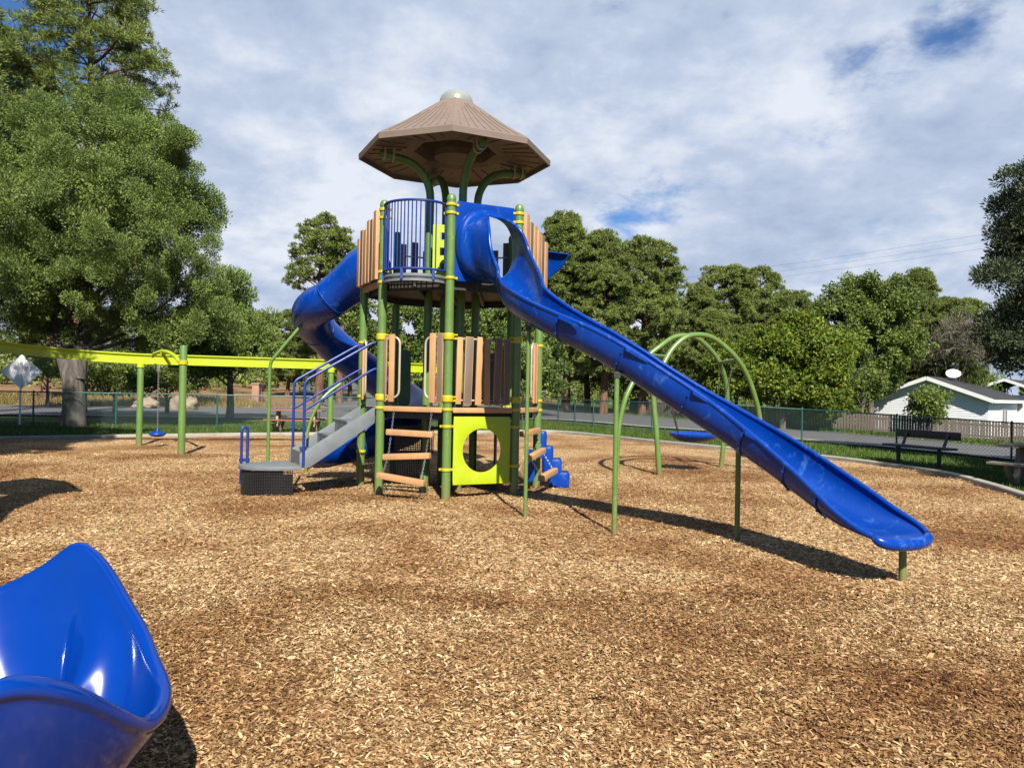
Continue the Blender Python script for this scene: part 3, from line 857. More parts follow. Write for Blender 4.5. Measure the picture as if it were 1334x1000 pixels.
mb = MB(); mb.tube([pc + E.n*.40 + UP*-.05, pc + E.n*.40 + UP*(zb-.05)], PR, 14); mb.build('platform_leg', M['green'], plat)
# blue grab loop at the edge of the platform
gl = P(314.5, 590, 11.15); gl.z = 0
mb = MB(); d_ = Vector((.07, .05, 0)); pts = [gl + UP*.12] + [gl + UP*z for z in (.4, .7, .88)]
pts += [gl + d_*(1-math.cos(t))*.5 + UP*(.90 + .045*math.sin(t)) for t in [math.pi*i/8 for i in range(9)]]
pts += [gl + d_ + UP*z for z in (.88, .7, .4, .12)]
mb.tube(pts, .021, 10); mb.box(gl + d_*.5 + UP*.47, (.14, .05, .05)); mb.box(gl + d_*.5 + UP*.18, (.12, .05, .05)); mb.build('grab_loop', M['blue_metal'], plat)
# handrails
for t in (.10, E.L-.10):
    base = E.at(t, 0, SL+.02); mb = MB()
    z_hi = 1.68
    line = [base + UP*(zb+.03), base + UP*(z_hi-.12)] + [base - E.n*(.10*(1-math.cos(a))) + UP*(z_hi - .12 + .12*math.sin(a)) for a in (.4, .8, 1.1)]
    end = E.at(t, 2.20, .13); line += [end, end - E.n*.05 + UP*.015, E.at(t, 2.215, .02)]
    mb.tube(line, .021, 10)
    lo0 = base + UP*1.22 - E.n*.0; lo1 = E.at(t, 1.80, .13)
    mb.tube([lo0, lo1, E.at(t, 1.83, .07), E.at(t, 1.835, .02)], .018, 10)
    mb.tube([E.at(t, 1.36, .02), E.at(t, 2.215, .02)], .018, 8)
    mb.box(base + UP*(zb+.05), (.03, .05, .12)); mb.build('handrail', M['blue_metal'], tower)

# ---- slides: a channel swept along a path, cut open where th < 180
def channel(stations, n=26, wall=.022, p=.86, lip=.024, win=1):
    """stations: (x, y, z of bed, half width, wall radius, th left, th right)"""
    S = stations; rows_i, rows_o, rl, rr_ = [], [], [], []
    C = [Vector((q[0], q[1], q[2])) for q in S]
    for i, (x, y, z, wd, h, tl, tr) in enumerate(S):
        T = C[min(i+win, len(S)-1)] - C[max(i-win, 0)]; T.normalize()
        sd = Vector((T.y, -T.x, 0)).normalized(); U = sd.cross(T).normalized()
        tl = min(tl, 180); tr = min(tr, 180)
        ri, ro = [], []
        for j in range(n + 1):
            th = rad(-tl + (tl + tr)*j/n); sn, cs = math.sin(th), math.cos(th)
            fx = math.copysign(abs(sn)**p, sn); fz = math.copysign(abs(cs)**p, cs)
            ri.append(C[i] + sd*(wd*fx) + U*(h*(1-fz)))
            ro.append(C[i] + sd*((wd+wall)*fx) + U*(h - (h+wall)*fz))
        rows_i.append(ri); rows_o.append(ro)
    mb = MB(); k = len(S)
    mb.grid(rows_i); mb.grid(rows_o, flip=True)
    for j in (0, n): mb.grid([[a[j], b[j]] for a, b in zip(rows_i, rows_o)], flip=(j == 0))
    for i in (0, k-1): mb.grid([rows_i[i], rows_o[i]], flip=(i > 0))
    for j, q in ((0, 5), (n, 6)):
        op = [i for i in range(k) if S[i][q] < 174]
        if lip and len(op) > 3: mb.tube([(rows_i[i][j] + rows_o[i][j]) / 2 for i in op], lip, 10)
    return mb, rows_i, rows_o

n_ = E_AC.n; Mm = E_AC.mid
def hs(s): return Mm + n_*s
ST = []
for s, z, wd, h, tl, tr in ((0.0, 3.12, .455, .505, 180, 180), (.08, 3.12, .452, .502, 180, 180), (.15, 3.125, .43, .490, 180, 180), (.205, 3.13, .385, .460, 180, 178), (.25, 3.135, .33, .43, 174, 167), (.29, 3.13, .305, .41, 160, 140), (.34, 3.11, .295, .395, 143, 119), (.41, 3.07, .29, .375, 127, 106), (.50, 3.02, .285, .352, 115, 99), (.65, 2.93, .28, .33, 106, 96), (.82, 2.83, .28, .315, 101, 95), (1.0, 2.72, .275, .30, 97, 94)):
    q_ = hs(s) + E_AC.u*float(np.interp(s, [0, .10, .24, .34, .65, 1.0], [0, 0, .012, .02, .06, .05])); ST.append((q_.x, q_.y, z, wd, h, tl, tr))
SLP = [(.10, 9.86, 2.56, .27, .29, 95, 97), (.30, 9.45, 2.37, .265, .28, 94, 94), (.58, 9.10, 2.18, .262, .275, 93, 93), (.90, 8.86, 2.00, .262, .275, 93, 93), (1.22, 8.68, 1.80, .262, .275, 93, 93), (1.55, 8.52, 1.57, .262, .275, 93, 93),
       (1.88, 8.36, 1.345, .262, .275, 93, 93), (2.18, 8.18, 1.14, .262, .275, 93, 93), (2.46, 7.94, .945, .262, .265, 93, 93), (2.68, 7.62, .77, .265, .25, 93, 93), (2.84, 7.28, .62, .272, .235, 92, 92), (2.96, 6.95, .505, .295, .20, 92, 92), (3.05, 6.68, .44, .315, .145, 92, 92), (3.12, 6.48, .42, .325, .09, 92, 92), (3.16, 6.36, .415, .315, .05, 92, 92), (3.19, 6.28, .40, .28, .035, 92, 92)]
ST = [tuple(q_) for q_ in catmull(ST + SLP, 6)]
mb, ri, ro = channel(ST, n=34, win=6)
# end lip rolls under
slide = mb.build('slide', M['blue'], tower, angle=50)
mb = MB(); last = [p.copy() for p in ri[-1]]; mid_ = last[len(last)//2]
T = (Vector(ST[-1][:3]) - Vector(ST[-4][:3])); T.z = 0; T.normalize()
k = len(last); path = [p + (T*.075 - UP*.028)*(1 - ((2*i/(k-1)) - 1)**2) for i, p in enumerate(last)]
mb.tube(path, [.026 + .026*(1 - abs(2*i/(k-1) - 1)**3) for i in range(k)], 14)
mb.grid([[p - UP*.004 for p in last], [p + UP*.022 for p in path]])
mb.build('slide_lip', M['blue'], slide, angle=70)
# entry plate of the hood
ol = []; il = []
for i in range(72):
    a = 2*math.pi*(i+.5)/72; cx_, sy_ = math.cos(a), math.sin(a); s_ = min(.475/abs(cx_), .57/abs(sy_)); ol.append((cx_*s_, sy_*s_ + .04))
    il.append((.455*math.copysign(abs(cx_)**.86, cx_), .505*math.copysign(abs(sy_)**.86, sy_)))
mb = MB(); mb.holed(ol, il, Mm + UP*(3.12+.505) - n_*.01, E_AC.u, UP, n_, .025); mb.build('hood_plate', M['blue'], slide, bevel=.004)
# joints between sections with small overhanging gussets added to shade the wall below
def slide_ring(x_target, gus=True):
    i = min(range(len(ST)), key=lambda q_: abs(ST[q_][0]-x_target) + (9 if ST[q_][1] > 9.9 else 0))
    a, b = ro[i-1], ro[i]; mb = MB(); cen = (a[len(a)//2] + a[0] + a[-1]) / 3
    for ra in (ro[i],):
        mb.tube([p + (p - cen).normalized()*.003 for p in ra], .011, 6)
    return mb, i
for xt in (.62, 1.24, 1.86, 2.46, 2.80, 2.98):
    mb, i = slide_ring(xt)
    cen_ = (ro[i][17] + ro[i][0] + ro[i][-1])/3
    for p in ro[i][2:-1:5]: mb.box(p + (p - cen_).normalized()*.014, (.018, .018, .018))
    T = (Vector(ST[i][:3]) - Vector(ST[i-1][:3])).normalized(); sd = Vector((T.y, -T.x, 0)).normalized()
    for sgn in ((1,) if xt < 2.5 else ()):
        e = ro[i][-1] if sgn > 0 else ro[i][0]
        g = [e, e + T*.30, e + T*.26 + sd*sgn*.015, e + T*.03 + sd*sgn*.055]
        mb.add(g + [q_ - UP*.03 for q_ in g], [(0,1,2,3), (7,6,5,4), (0,4,5,1), (1,5,6,2), (2,6,7,3), (3,7,4,0)])
    mb.build('section_joint', M['blue'], slide)
# supports of the slide
for (bx, by, r) in ((684, 675, .024), (800, 694, .029), (960, 704, .029), (1176, 758, .031)):
    b = G(bx, by); j = min(range(30, len(ST)), key=lambda q_: (ST[q_][0]-b.x)**2 + (ST[q_][1]-b.y)**2); S_ = ST[j]
    off = Vector((b.x - S_[0], b.y - S_[1], 0))
    if off.length > .2: b = Vector((S_[0], S_[1], 0)) + off*(.2/off.length)
    mb = MB(); mb.tube([Vector((b.x, b.y, -.1)), Vector((b.x, b.y, S_[2]*.5)), Vector((b.x, b.y, S_[2]-.02))], r, 12)
    mb.build('slide_support', M['green'], slide)
    mb = MB(); mb.box((b.x, b.y, S_[2]-.055), (.07, .07, .06)); mb.build('support_bracket', M['black'], slide)

# spiral tube slide on the left
h = E_FD.n.copy(); rn = Vector((h.y, -h.x, 0)); s0 = E_FD.mid.copy()
SP = []
for s, z, r in ((0.0, 3.10, .43), (.22, 3.07, .41), (.45, 2.99, .345), (.68, 2.87, .312), (.85, 2.76, .305)):
    q_ = s0 + h*s; SP.append((q_.x, q_.y, z, r, r, 180, 180))
RS = .95; cs_ = s0 + h*.85 + rn*RS
zs = lambda t: float(np.interp(t, [0, .12, .25, .375, .5, .75, 1], [2.74, 2.58, 2.25, 1.72, 1.20, .60, .24]))
for i in range(1, 17):
    t = i/16; a = 2*math.pi*t
    q_ = cs_ + (-rn)*RS*math.cos(a) + h*RS*math.sin(a); SP.append((q_.x, q_.y, zs(t), .305, .305, 180, 180))
for s, z, th in ((.08, .22, 165), (.16, .21, 125), (.24, .205, 100), (.32, .20, 92)):
    q_ = s0 + h*(.85+s); SP.append((q_.x, q_.y, z, .305, .30, th, th))
SPI = [tuple(q_) for q_ in catmull(SP, 4)]
mb, ri2, ro2 = channel(SPI, n=28, p=1.0)
spiral = mb.build('spiral_slide', M['blue'], tower, angle=50, )
for i in (14, 30, 46, 62, 76):
    if i < len(ro2):
        mb = MB(); mb.tube([p for p in ro2[i][:-1]], .013, 8, closed=True); mb.build('tube_flange', M['blue'], spiral)
mb = MB(); b = Vector((-4.20, 13.3, 0)); 
hook = [b - UP*.1, b + UP*1.0, b + UP*1.85] + [b + Vector((.10*(1-math.cos(t))*1.2, 0, 1.85 + .22*math.sin(t))) for t in (.5, .9)] + [Vector((-3.70, 13.4, 2.62)), Vector((-3.55, 13.42, 2.66))]
mb.tube([Vector(q_) for q_ in hook], .030, 12); mb.build('slide_support', M['green'], spiral)
mb = MB(); hook2 = catmull([(-3.66, 13.75, -.1), (-3.66, 13.75, .55), (-3.60, 13.8, .95), (-3.42, 13.9, 1.35), (-3.15, 14.1, 1.62)], 5)
mb.tube([Vector(q_) for q_ in hook2], .030, 10); mb.build('slide_support', M['green'], spiral)
mb = MB(); b = G(451, 605); mb.tube([b - UP*.1, b + UP*.3], .03, 10); mb.build('slide_support', M['green'], spiral)

# blue sail at the back right corner of the top deck
mb = MB(); a0 = P(690, 326, 13.2); rows = []
top = [P(690, 327, 12.9), P(712, 328, 12.75), P(741, 331.5, 12.5)]; bot = [P(690, 388, 12.9), P(712, 362, 12.75), P(741, 332, 12.5)]
A = catmull([tuple(q_) for q_ in top], 6); B = catmull([(bot[0].x, bot[0].y, bot[0].z), (P(716,361,12.75).x, 12.75, P(716,361,12.75).z), (P(731,348,12.6).x, 12.6, P(731,348,12.6).z), (bot[2].x, bot[2].y, bot[2].z)], 4)
for a, b in zip(A, B): rows.append([Vector(a).lerp(Vector(b), q_/6) + Vector((0, .06*math.sin(math.pi*q_/6), 0)) for q_ in range(7)])
mb.grid(rows); mb.grid([[p + Vector((.012, .02, 0)) for p in r] for r in rows], flip=True)
mb.tube([r[-1] for r in rows], .014, 8); mb.tube([r[0] for r in rows], .012, 8)
mb.build('slide_hood_wing', M['blue'], tower, angle=60)

# blue stepping climber at the right
mb = MB()
for i, (x_, zt, wx) in enumerate(((.50, .90, .16), (.60, .66, .18), (.72, .46, .22), (.84, .25, .24))):
    c_ = Vector((x_, 12.55, 0)); lo = max(0.02, zt-.42)
    prof = rrect(wx, .46, .05, 3)
    b0 = len(mb.v); k = len(prof)
    vs = [c_ + Vector((a*.92, b_*.96, lo)) for a, b_ in prof] + [c_ + Vector((a, b_, zt-.05)) for a, b_ in prof] + [c_ + Vector((a*.9, b_*.93, zt)) for a, b_ in prof]
    fs = [tuple(reversed(range(k))), tuple(range(2*k, 3*k))]
    for L_ in range(2):
        for j in range(k): fs.append((L_*k+j, L_*k+(j+1) % k, (L_+1)*k+(j+1) % k, (L_+1)*k+j))
    mb.add(vs, fs)
mb.build('step_climber', M['blue'], tower, angle=40)
mb = MB(); mb.prism(rrect(.16, .5, .07), P(690, 606, 11.9), (1,0,0), (0,0,1), (0,1,0), .03); mb.build('climber_side', M['blue'], tower)

# ------------------------------------------------------------------ track ride
track = empty('track_ride', G(236, 593), 'long lime green overhead glider track on green posts left of the play tower', 'track ride')
tp = catmull([(-15.2, 15.0, 2.72), (-13.2, 17.0, 2.50), (-11.6, 18.5, 2.30), (-9.8, 19.2, 2.19), (-7.9, 19.6, 2.17), (-4.8, 20.6, 2.16), (-2.2, 22.4, 2.16)], 8)
tp = [Vector(q_) for q_ in tp]
def track_profile(i):
    T = tp[min(i+1, len(tp)-1)] - tp[max(i-1, 0)]; T.z = 0; T.normalize(); sd = Vector((T.y, -T.x, 0))
    return [tp[i] + sd*a + UP*b for a, b in ((-.05, -.13), (-.05, -.11), (-.03, -.11), (-.03, .05), (-.075, .10), (-.075, .13), (.075, .13), (.075, .10), (.03, .05), (.03, -.11), (.05, -.11), (.05, -.13), (-.05, -.13))]
mb = MB(); rows = [track_profile(i) for i in range(len(tp))]; mb.grid(rows)
mb.add(rows[0][:-1], [tuple(range(12))]); mb.add(rows[-1][:-1], [tuple(reversed(range(12)))])
mb.build('track_beam', M['lime'], track, angle=30)
for (bx, by, ztop, r, off) in ((181, 580, 2.03, .075, 0), (236, 593, 2.40, .078, 1), (432, 582, 2.02, .075, 0)):
    b = G(bx, by) if bx != 432 else Vector((P(431, 500, 20.5).x, 20.5, 0)); b.z = 0
    mb = MB(); mb.lathe([(r, -.1), (r, ztop-.03), (r*.9, ztop), (.004, ztop+.015)], b, 16); po = mb.build('track_post', M['green'], track)
    cz_ = 2.03 if off else ztop-.03
    mb = MB(); mb.lathe([(r+.004, -.05), (r+.02, -.04), (r+.02, .04), (r+.004, .05)], b + UP*(cz_), 16)
    mb.build('collar', M['yellow'] if off else M['lime'], po)
    if not off:
        mb = MB(); mb.beam(b + UP*(ztop-.02), b + UP*(ztop+.06), .16, .10, side=(1, 0, 0)); mb.build('beam_saddle', M['lime'], po, bevel=.01)
b = G(236, 593); b.z = 0; mb = MB()
mb.tube([Vector(q_) for q_ in catmull([tuple(P(*q_)) for q_ in ((234, 472, 17.1), (229, 465, 17.5), (221, 459.5, 18.0), (212, 457.5, 18.5), (203, 460, 18.9), (199, 464, 19.1))], 5)], .045, 10)
mb.tube([P(211, 459, 18.5), P(221, 474, 18.9)], .04, 8)
mb.build('track_arm', M['lime'], track)
sx_ = P(205, 565, 19.0)
ds = empty('disc_swing', (sx_.x, sx_.y, sx_.z), 'small blue disc seat hanging on one chain under the lime track', 'disc swing')
mb = MB(); mb.lathe([(.03, -.07), (.14, -.055), (.20, -.01), (.19, .025), (.12, .05), (.05, .07), (.03, .13)], sx_, 20); mb.build('seat', M['blue'], ds)
mb = MB(); chain_mesh(mb, sx_ + UP*.12, Vector((sx_.x, 19.0, 1.85)), .016, .006); mb.build('chain', M['chain'], ds)
mb = MB(); mb.box((sx_.x, 19.0, 1.93), (.07, .05, .17)); mb.build('trolley', M['chain'], ds, bevel=.01)

# ------------------------------------------------------------------ arch swing
sw = empty('arch_swing_frame', (3.7, 15.5, 0), 'green swing frame of two parallel arches behind the long slide', 'swing frame')
def arch(pix, r):
    pts = [tuple(P(a, b, d)) for a, b, d in pix]; pts[0] = (pts[0][0], pts[0][1], -.1); pts[-1] = (pts[-1][0], pts[-1][1], -.1)
    mb = MB(); mb.tube([Vector(q_) for q_ in catmull(pts, 7)], r, 14); mb.build('arch', M['green'], sw)
    return pts
arch([(804, 614, 15.1), (804, 585, 15.1), (807, 552, 15.15), (814.6, 520, 15.2), (825, 497, 15.3), (843, 466, 15.5), (860, 451, 15.6), (876.5, 440, 15.75), (893, 437, 15.85), (909, 441, 15.95), (926, 456, 16.1), (936.7, 471, 16.2), (945, 495, 16.35), (947.5, 523, 16.45), (944, 560, 16.55), (939, 604, 16.6)], .050)
arch([(859.5, 616.5, 14.7), (855, 560, 14.7), (851.5, 517, 14.75), (856, 493, 14.8), (865, 473, 14.9), (876.5, 454, 15.0), (893, 439.6, 15.1), (909.5, 436, 15.2), (926, 439, 15.3), (942, 449.5, 15.4), (959, 466, 15.5), (972, 486, 15.6), (982, 512, 15.7), (990, 547, 15.8), (996, 612, 15.9)], .052)
cbl = (P(846, 463, 15.5), P(868.5, 465, 14.92)); cbr = (P(937.5, 472.5, 16.2), P(960.5, 468.5, 15.52))
mb = MB(); mb.tube(cbl, .045, 10); mb.build('cross_bar', M['green'], sw)
mb = MB(); mb.tube(cbr, .040, 10); mb.build('cross_bar', M['green'], sw)
sc = P(904, 569, 15.5)
ss = empty('saucer_swing', (sc.x, sc.y, sc.z), 'wide blue saucer swing seat hanging inside the green arches', 'saucer swing')
mb = MB(); prof = [(.02, -.10), (.22, -.095), (.36, -.06), (.47, .0), (.50, .04), (.495, .075), (.465, .085), (.44, .06), (.33, .0), (.20, -.035), (.02, -.045)]
mb.lathe(prof, sc, 36); mb.build('seat', M['blue'], ss, angle=60)
for a, top in ((rad(215), cbl[0].lerp(cbl[1], .8)), (rad(120), cbl[0].lerp(cbl[1], .25)), (rad(330), cbr[0].lerp(cbr[1], .8)), (rad(35), cbr[0].lerp(cbr[1], .25))):
    p0 = sc + Vector((.46*math.cos(a), .46*math.sin(a), .07))
    mb = MB(); chain_mesh(mb, p0, top, .014, .005); mb.build('chain', M['black'], ss)

# ------------------------------------------------------------------ blue spinner in the foreground
spc = Vector((-1.66, 2.5, 0))
sp = empty('spinner_seat', spc, 'big glossy blue scoop-shaped spinner seat in the near left corner', 'spinner')
RIM = [(-40, .55, .69), (-18, .53, .80), (-5, .515, .915), (6, .495, .855), (25, .455, .70), (51, .445, .545), (66, .472, .49), (82, .480, .455), (97, .485, .465), (113, .51, .57), (128, .55, .690), (142, .585, .765), (156, .59, .735), (180, .57, .64), (205, .56, .64), (250, .55, .62), (290, .55, .66), (320, .55, .74)]
rim = catmull([RIM[-2]] + [RIM[-1]] + RIM[1:-1] + [(320, .55, .74)], 6)
RIMP = [(-70, .55, .63)] + [(-40, .55, .69)] + RIM[1:] + [(342, .53, .86), (355, .52, .925)]
ph = np.array([r[0] for r in RIMP]); rr0 = np.array([r[1] for r in RIMP]); zz0 = np.array([r[2] for r in RIMP])
def per(arr, a):     # smooth periodic sampling
    ks = np.arange(-9, 10); wts = np.exp(-(ks/4.0)**2); wts /= wts.sum()
    return sum(wt*np.interp(((a + k*1.2 + 40) % 360) - 40, ph, arr) for wt, k in zip(wts, ks))
NA, NT = 96, 22
inner, outer = [], []
for i in range(NA):
    a = 360*i/NA; R_, Z_ = per(rr0, a), per(zz0, a); dr = Vector((math.sin(rad(a)), math.cos(rad(a)), 0))
    bot = Vector((.10, .02, 0)); ri_, ro_ = [], []
    for j in range(NT + 1):
        t = j/NT
        f_ = t**.72; g_ = t**2.3
        crease = .115*math.exp(-((a-20)/17)**2)*math.sin(math.pi*min(1, t*1.05))**1.1      # raised fold below the high back
        pos = spc + bot*(1-t) + dr*(R_*f_ - crease) + UP*(.22 + (Z_-.22)*g_ + crease*.4)
        ri_.append(pos)
        fo = .58 + .42*(t**.7) - .06*math.sin(math.pi*t)**2; ro_.append(spc + dr*((R_+.035)*fo) + UP*(.10 + (Z_-.13)*t**1.15))
    # rounded rim joining both shells
    p, q_ = ri_[-1], ro_[-1]
    lipz = UP*.022
    inner.append(ri_); outer.append(ro_[::-1])
    outer[-1] = [p + dr*.004 + UP*.016, p + dr*.022 + UP*.030, p + dr*.044 + UP*.024, p + dr*.058 + UP*.004, p + dr*.056 - UP*.022] + outer[-1]
mb = MB(); rows = [a + b for a, b in zip(inner, outer)]; rows.append(rows[0]); mb.grid(rows)
mb.v.append(tuple(spc + UP*.10))
me_sp = mb.build('seat_shell', M['blue_gloss'], sp, angle=75)
sm = me_sp.modifiers.new('soft', 'SUBSURF'); sm.levels = 1; sm.render_levels = 1
mb = MB(); mb.lathe([(.09, -.05), (.09, .18)], spc, 20); mb.build('pivot_post', M['green'], sp)

# ------------------------------------------------------------------ benches and tables
be = empty('park_bench', (10.08, 19.0, H(10.1, 19.0)), 'dark backed bench standing in the shade by the right kerb', 'bench')
u = Vector((.65, -1.80, 0)).normalized(); bk = Vector((-u.y, u.x, 0)); bk = bk if bk.x > 0 else -bk
bc = Vector((10.08, 19.0, H(10.1, 19.0)))
mb = MB()
for o_ in (-.10, .10): mb.beam(bc - u*.95 + bk*o_ + UP*.46, bc + u*.95 + bk*o_ + UP*.46, .19, .05, side=bk)
mb.build('seat', M['bench_dark'], be, bevel=.008)
mb = MB(); mb.beam(bc - u*.92 + bk*.30 + UP*.76, bc + u*.92 + bk*.30 + UP*.76, .19, .045, side=UP); mb.build('backrest', M['bench_dark'], be, bevel=.008)
for s_ in (-.6, .6):
    mb = MB(); mb.beam(bc + u*s_ - UP*.1, bc + u*s_ + UP*.43, .08, .06, side=u); mb.build('leg', M['bench_dark'], be)
    mb = MB(); mb.beam(bc + u*s_ + bk*.12 + UP*.42, bc + u*s_ + bk*.30 + UP*.84, .07, .03, side=u); mb.build('back_support', M['bench_dark'], be)

def picnic(c, angz, name, label, board, legm):
    t = empty(name, c, label, 'picnic table'); R_ = Matrix.Rotation(angz, 3, 'Z'); c = Vector(c)
    tr = lambda x, y, z: c + R_ @ Vector((x, y, z)); ux = R_ @ Vector((1,0,0)); uy = R_ @ Vector((0,1,0))
    mb = MB()
    for k in range(5): mb.beam(tr(-.92, -.30+.15*k, .745), tr(.92, -.30+.15*k, .745), .138, .045, side=uy)
    mb.build('tabletop', board, t, bevel=.006)
    for s_ in (-1, 1):
        mb = MB()
        for k in (0, 1): mb.beam(tr(-.92, s_*(.60+.15*k), .43), tr(.92, s_*(.60+.15*k), .43), .138, .045, side=uy)
        mb.build('bench_seat', board, t, bevel=.006)
    for x_ in (-.62, .62):
        mb = MB()
        mb.prism([(-.36, .0), (-.20, .0), (-.08, .30), (.08, .30), (.20, 0), (.36, 0), (.20, .38), (.16, .70), (-.16, .70), (-.20, .38)], tr(x_-.04, 0, 0), uy, UP, ux, .08)
        mb.beam(tr(x_, -.74, .385), tr(x_, .74, .385), .06, .07, side=ux)
        for s_ in (-1, 1): mb.beam(tr(x_, s_*.72, .36), tr(x_, s_*.36, .02), .07, .09, side=ux)
        mb.build('leg_frame', legm, t)
    return t
picnic((-7.35, 26.3, H(-7, 26)), rad(2), 'picnic_table', 'red-brown picnic table on the grass behind the tower stairs', M['redwood'], M['palewood'])
picnic((9.95, 13.9, H(9.9, 13.9)), rad(-52), 'picnic_table', 'weathered grey-brown picnic table cut by the right edge of the picture', M['greywood'], M['greywood'])

# ------------------------------------------------------------------ sign, boulders, pillar
sg = P(28, 484, 27.5)
rs = empty('road_sign', (sg.x, sg.y, H(sg.x, sg.y)), 'blank grey back of a diamond road sign at the left edge', 'road sign')
mb = MB(); mb.prism([(math.cos(a)*.72*(1 if k % 1 == 0 else 1), math.sin(a)*.62) for k, a in enumerate([math.pi/2*i for i in range(4)])], sg, Vector((1, .1, 0)).normalized(), UP, Vector((-.1, 1, 0)).normalized(), .004); mb.build('sign_plate', M['galv'], rs)
mb = MB(); mb.beam(Vector((sg.x, sg.y-.03, H(sg.x, sg.y)-.1)), Vector((sg.x, sg.y-.03, sg.z+.55)), .06, .03, side=(1,0,0)); mb.build('sign_post', M['galv'], rs)
def blob(name, c, size, label, cat, mat, seed, group=None):
    bm = bmesh.new(); bmesh.ops.create_icosphere(bm, subdivisions=4, radius=1)
    for v in bm.verts:
        n_v = mnoise.fractal(v.co*1.3 + Vector((seed, 0, 0)), .8, 2.1, 4)*.28 + mnoise.noise(v.co*5 + Vector((seed, 3, 0)))*.06
        v.co *= 1 + n_v; v.co = Vector((v.co.x*size[0], v.co.y*size[1], max(-.35*size[2], v.co.z*size[2])))
    me = D.meshes.new(name); bm.to_mesh(me); bm.free(); me.polygons.foreach_set('use_smooth', [True]*len(me.polygons)); me.materials.append(mat)
    return tag(link_mesh(name, me, None, c), label, cat, group)
for (px, py, d, s_, lab) in ((239, 522, 47, (.85, .7, .75), 'large pale boulder on the dry bank beyond the road, behind the track post'), (190, 524, 48, (.75, .6, .45), 'low grey-brown boulder on the dry bank left of the pale one')):
    p = P(px, py, d); blob('boulder', (p.x, p.y, H(p.x, p.y)+.2), s_, lab, 'boulder', M['rock'], px*.1, 'boulders on the bank beyond the road')
p = P(334, 510, 62); zg = H(p.x, p.y)
mb = MB(); mb.box((p.x, p.y, zg+.65), (.55, .55, 1.5)); mb.box((p.x, p.y, zg+1.46), (.66, .66, .12))
tag(mb.build('gate_pillar', M['pinkpost'], origin=(p.x, p.y, zg), bevel=.02), 'square pink stucco pillar beside the driveway beyond the road', 'pillar')
mbx = P(342, 508, 62)
mx_ = empty('mailbox', (mbx.x, mbx.y, zg), 'small dark mailbox on a post next to the pink pillar', 'mailbox')
mb = MB(); mb.prism([(-.16, 0), (.16, 0), (.16, .2)] + [(.16*math.cos(a), .2+.16*math.sin(a)) for a in [math.pi*i/8 for i in range(1, 8)]] + [(-.16, .2)], (mbx.x, mbx.y-.25, zg+1.05), (1,0,0), UP, (0,1,0), .5); mb.build('box_body', M['black'], mx_)
mb = MB(); mb.box((mbx.x, mbx.y, zg+.5), (.1, .1, 1.1)); mb.build('post', M['bark_grey'], mx_)

# ------------------------------------------------------------------ house, picket fence
C1 = Vector((32.3, 52.0, -1.05)); rd = Vector((.743, .669, 0)).normalized(); fd = Vector((-rd.y, rd.x, 0))   # ridge direction, along the gable wall
HW, HL, EV, PK = 7.6, 6.4, 2.66, 4.05
house = empty('house', C1 + fd*HW/2, 'white sided house with a grey shingle gable roof at the right', 'house')
mb = MB()
corner = [C1, C1 + fd*HW, C1 + fd*HW + rd*HL, C1 + rd*HL]
mid0, mid1 = C1 + fd*HW/2, C1 + fd*HW/2 + rd*HL
vs = [c_ for c_ in corner] + [c_ + UP*EV for c_ in corner] + [mid0 + UP*PK, mid1 + UP*PK]
mb.add(vs, [(0,1,5,8,4), (1,2,6,5), (2,3,7,9,6), (3,0,4,7)])
wall = mb.build('wall', M['white'], house, smooth=False)
mb = MB()      # lap boards of the two walls in view
for k in range(1, 17):
    z = .06 + k*.16
    mb.beam(C1 - rd*.01 - fd*.0 + UP*z, C1 - rd*.01 + fd*HW + UP*z, .012, .03, side=rd)
    mb.beam(C1 - fd*.01 + UP*z, C1 - fd*.01 + rd*HL + UP*z, .012, .03, side=fd)
mb.build('siding', M['white'], wall, smooth=False)
ov = .45; sl_ = (PK-EV)/(HW/2)
mb = MB()
for s_ in (1, -1):
    e0 = mid0 - fd*s_*(-(HW/2+ov)) ; e0 = mid0 + fd*s_*(HW/2+ov) - rd*ov + UP*(EV - sl_*ov + .06)
    e1 = e0 + rd*(HL+2*ov); r0 = mid0 - rd*ov + UP*(PK+.06); r1 = r0 + rd*(HL+2*ov)
    mb.add([e0, e1, r1, r0, e0+UP*.10, e1+UP*.10, r1+UP*.10, r0+UP*.10], [(0,1,2,3), (4,7,6,5), (0,4,5,1), (0,3,7,4), (1,5,6,2)])
roof_h = mb.build('roof', M['shingle'], house, smooth=False)
mb = MB()
for s_ in (1, -1):
    e0 = mid0 + fd*s_*(HW/2+ov) - rd*(ov+.02) + UP*(EV - sl_*ov + .02); r0 = mid0 - rd*(ov+.02) + UP*(PK+.02)
    mb.beam(e0, r0, .26, .035, side=UP); ee = e0 + rd*(HL+2*ov)
    mb.beam(e0 + fd*s_*.02, ee + fd*s_*.02, .2, .035, side=UP)
mb.build('fascia', M['trim'], roof_h, smooth=False)
wn = C1 + rd*3.4 - fd*.03
mb = MB(); 
for z, hh in ((.75, .07), (2.05, .07)): mb.beam(wn - rd*.62 + UP*z, wn + rd*.62 + UP*z, .07, .05, side=UP)
for s_ in (-.62, 0, .62): mb.beam(wn + rd*s_ + UP*.75, wn + rd*s_ + UP*2.05, .06, .05, side=rd)
win = mb.build('window', M['trim'], house, smooth=False)
mb = MB(); mb.beam(wn - rd*.6 + UP*1.4 + fd*.0, wn + rd*.6 + UP*1.4, 1.3, .02, side=UP); mb.build('pane', M['glass'], win)
mb = MB(); vv = mid0 - rd*.03 + UP*(PK-.75); mb.beam(vv - fd*.22, vv + fd*.22, .5, .04, side=UP); mb.build('gable_vent', M['dishgrey'], house)
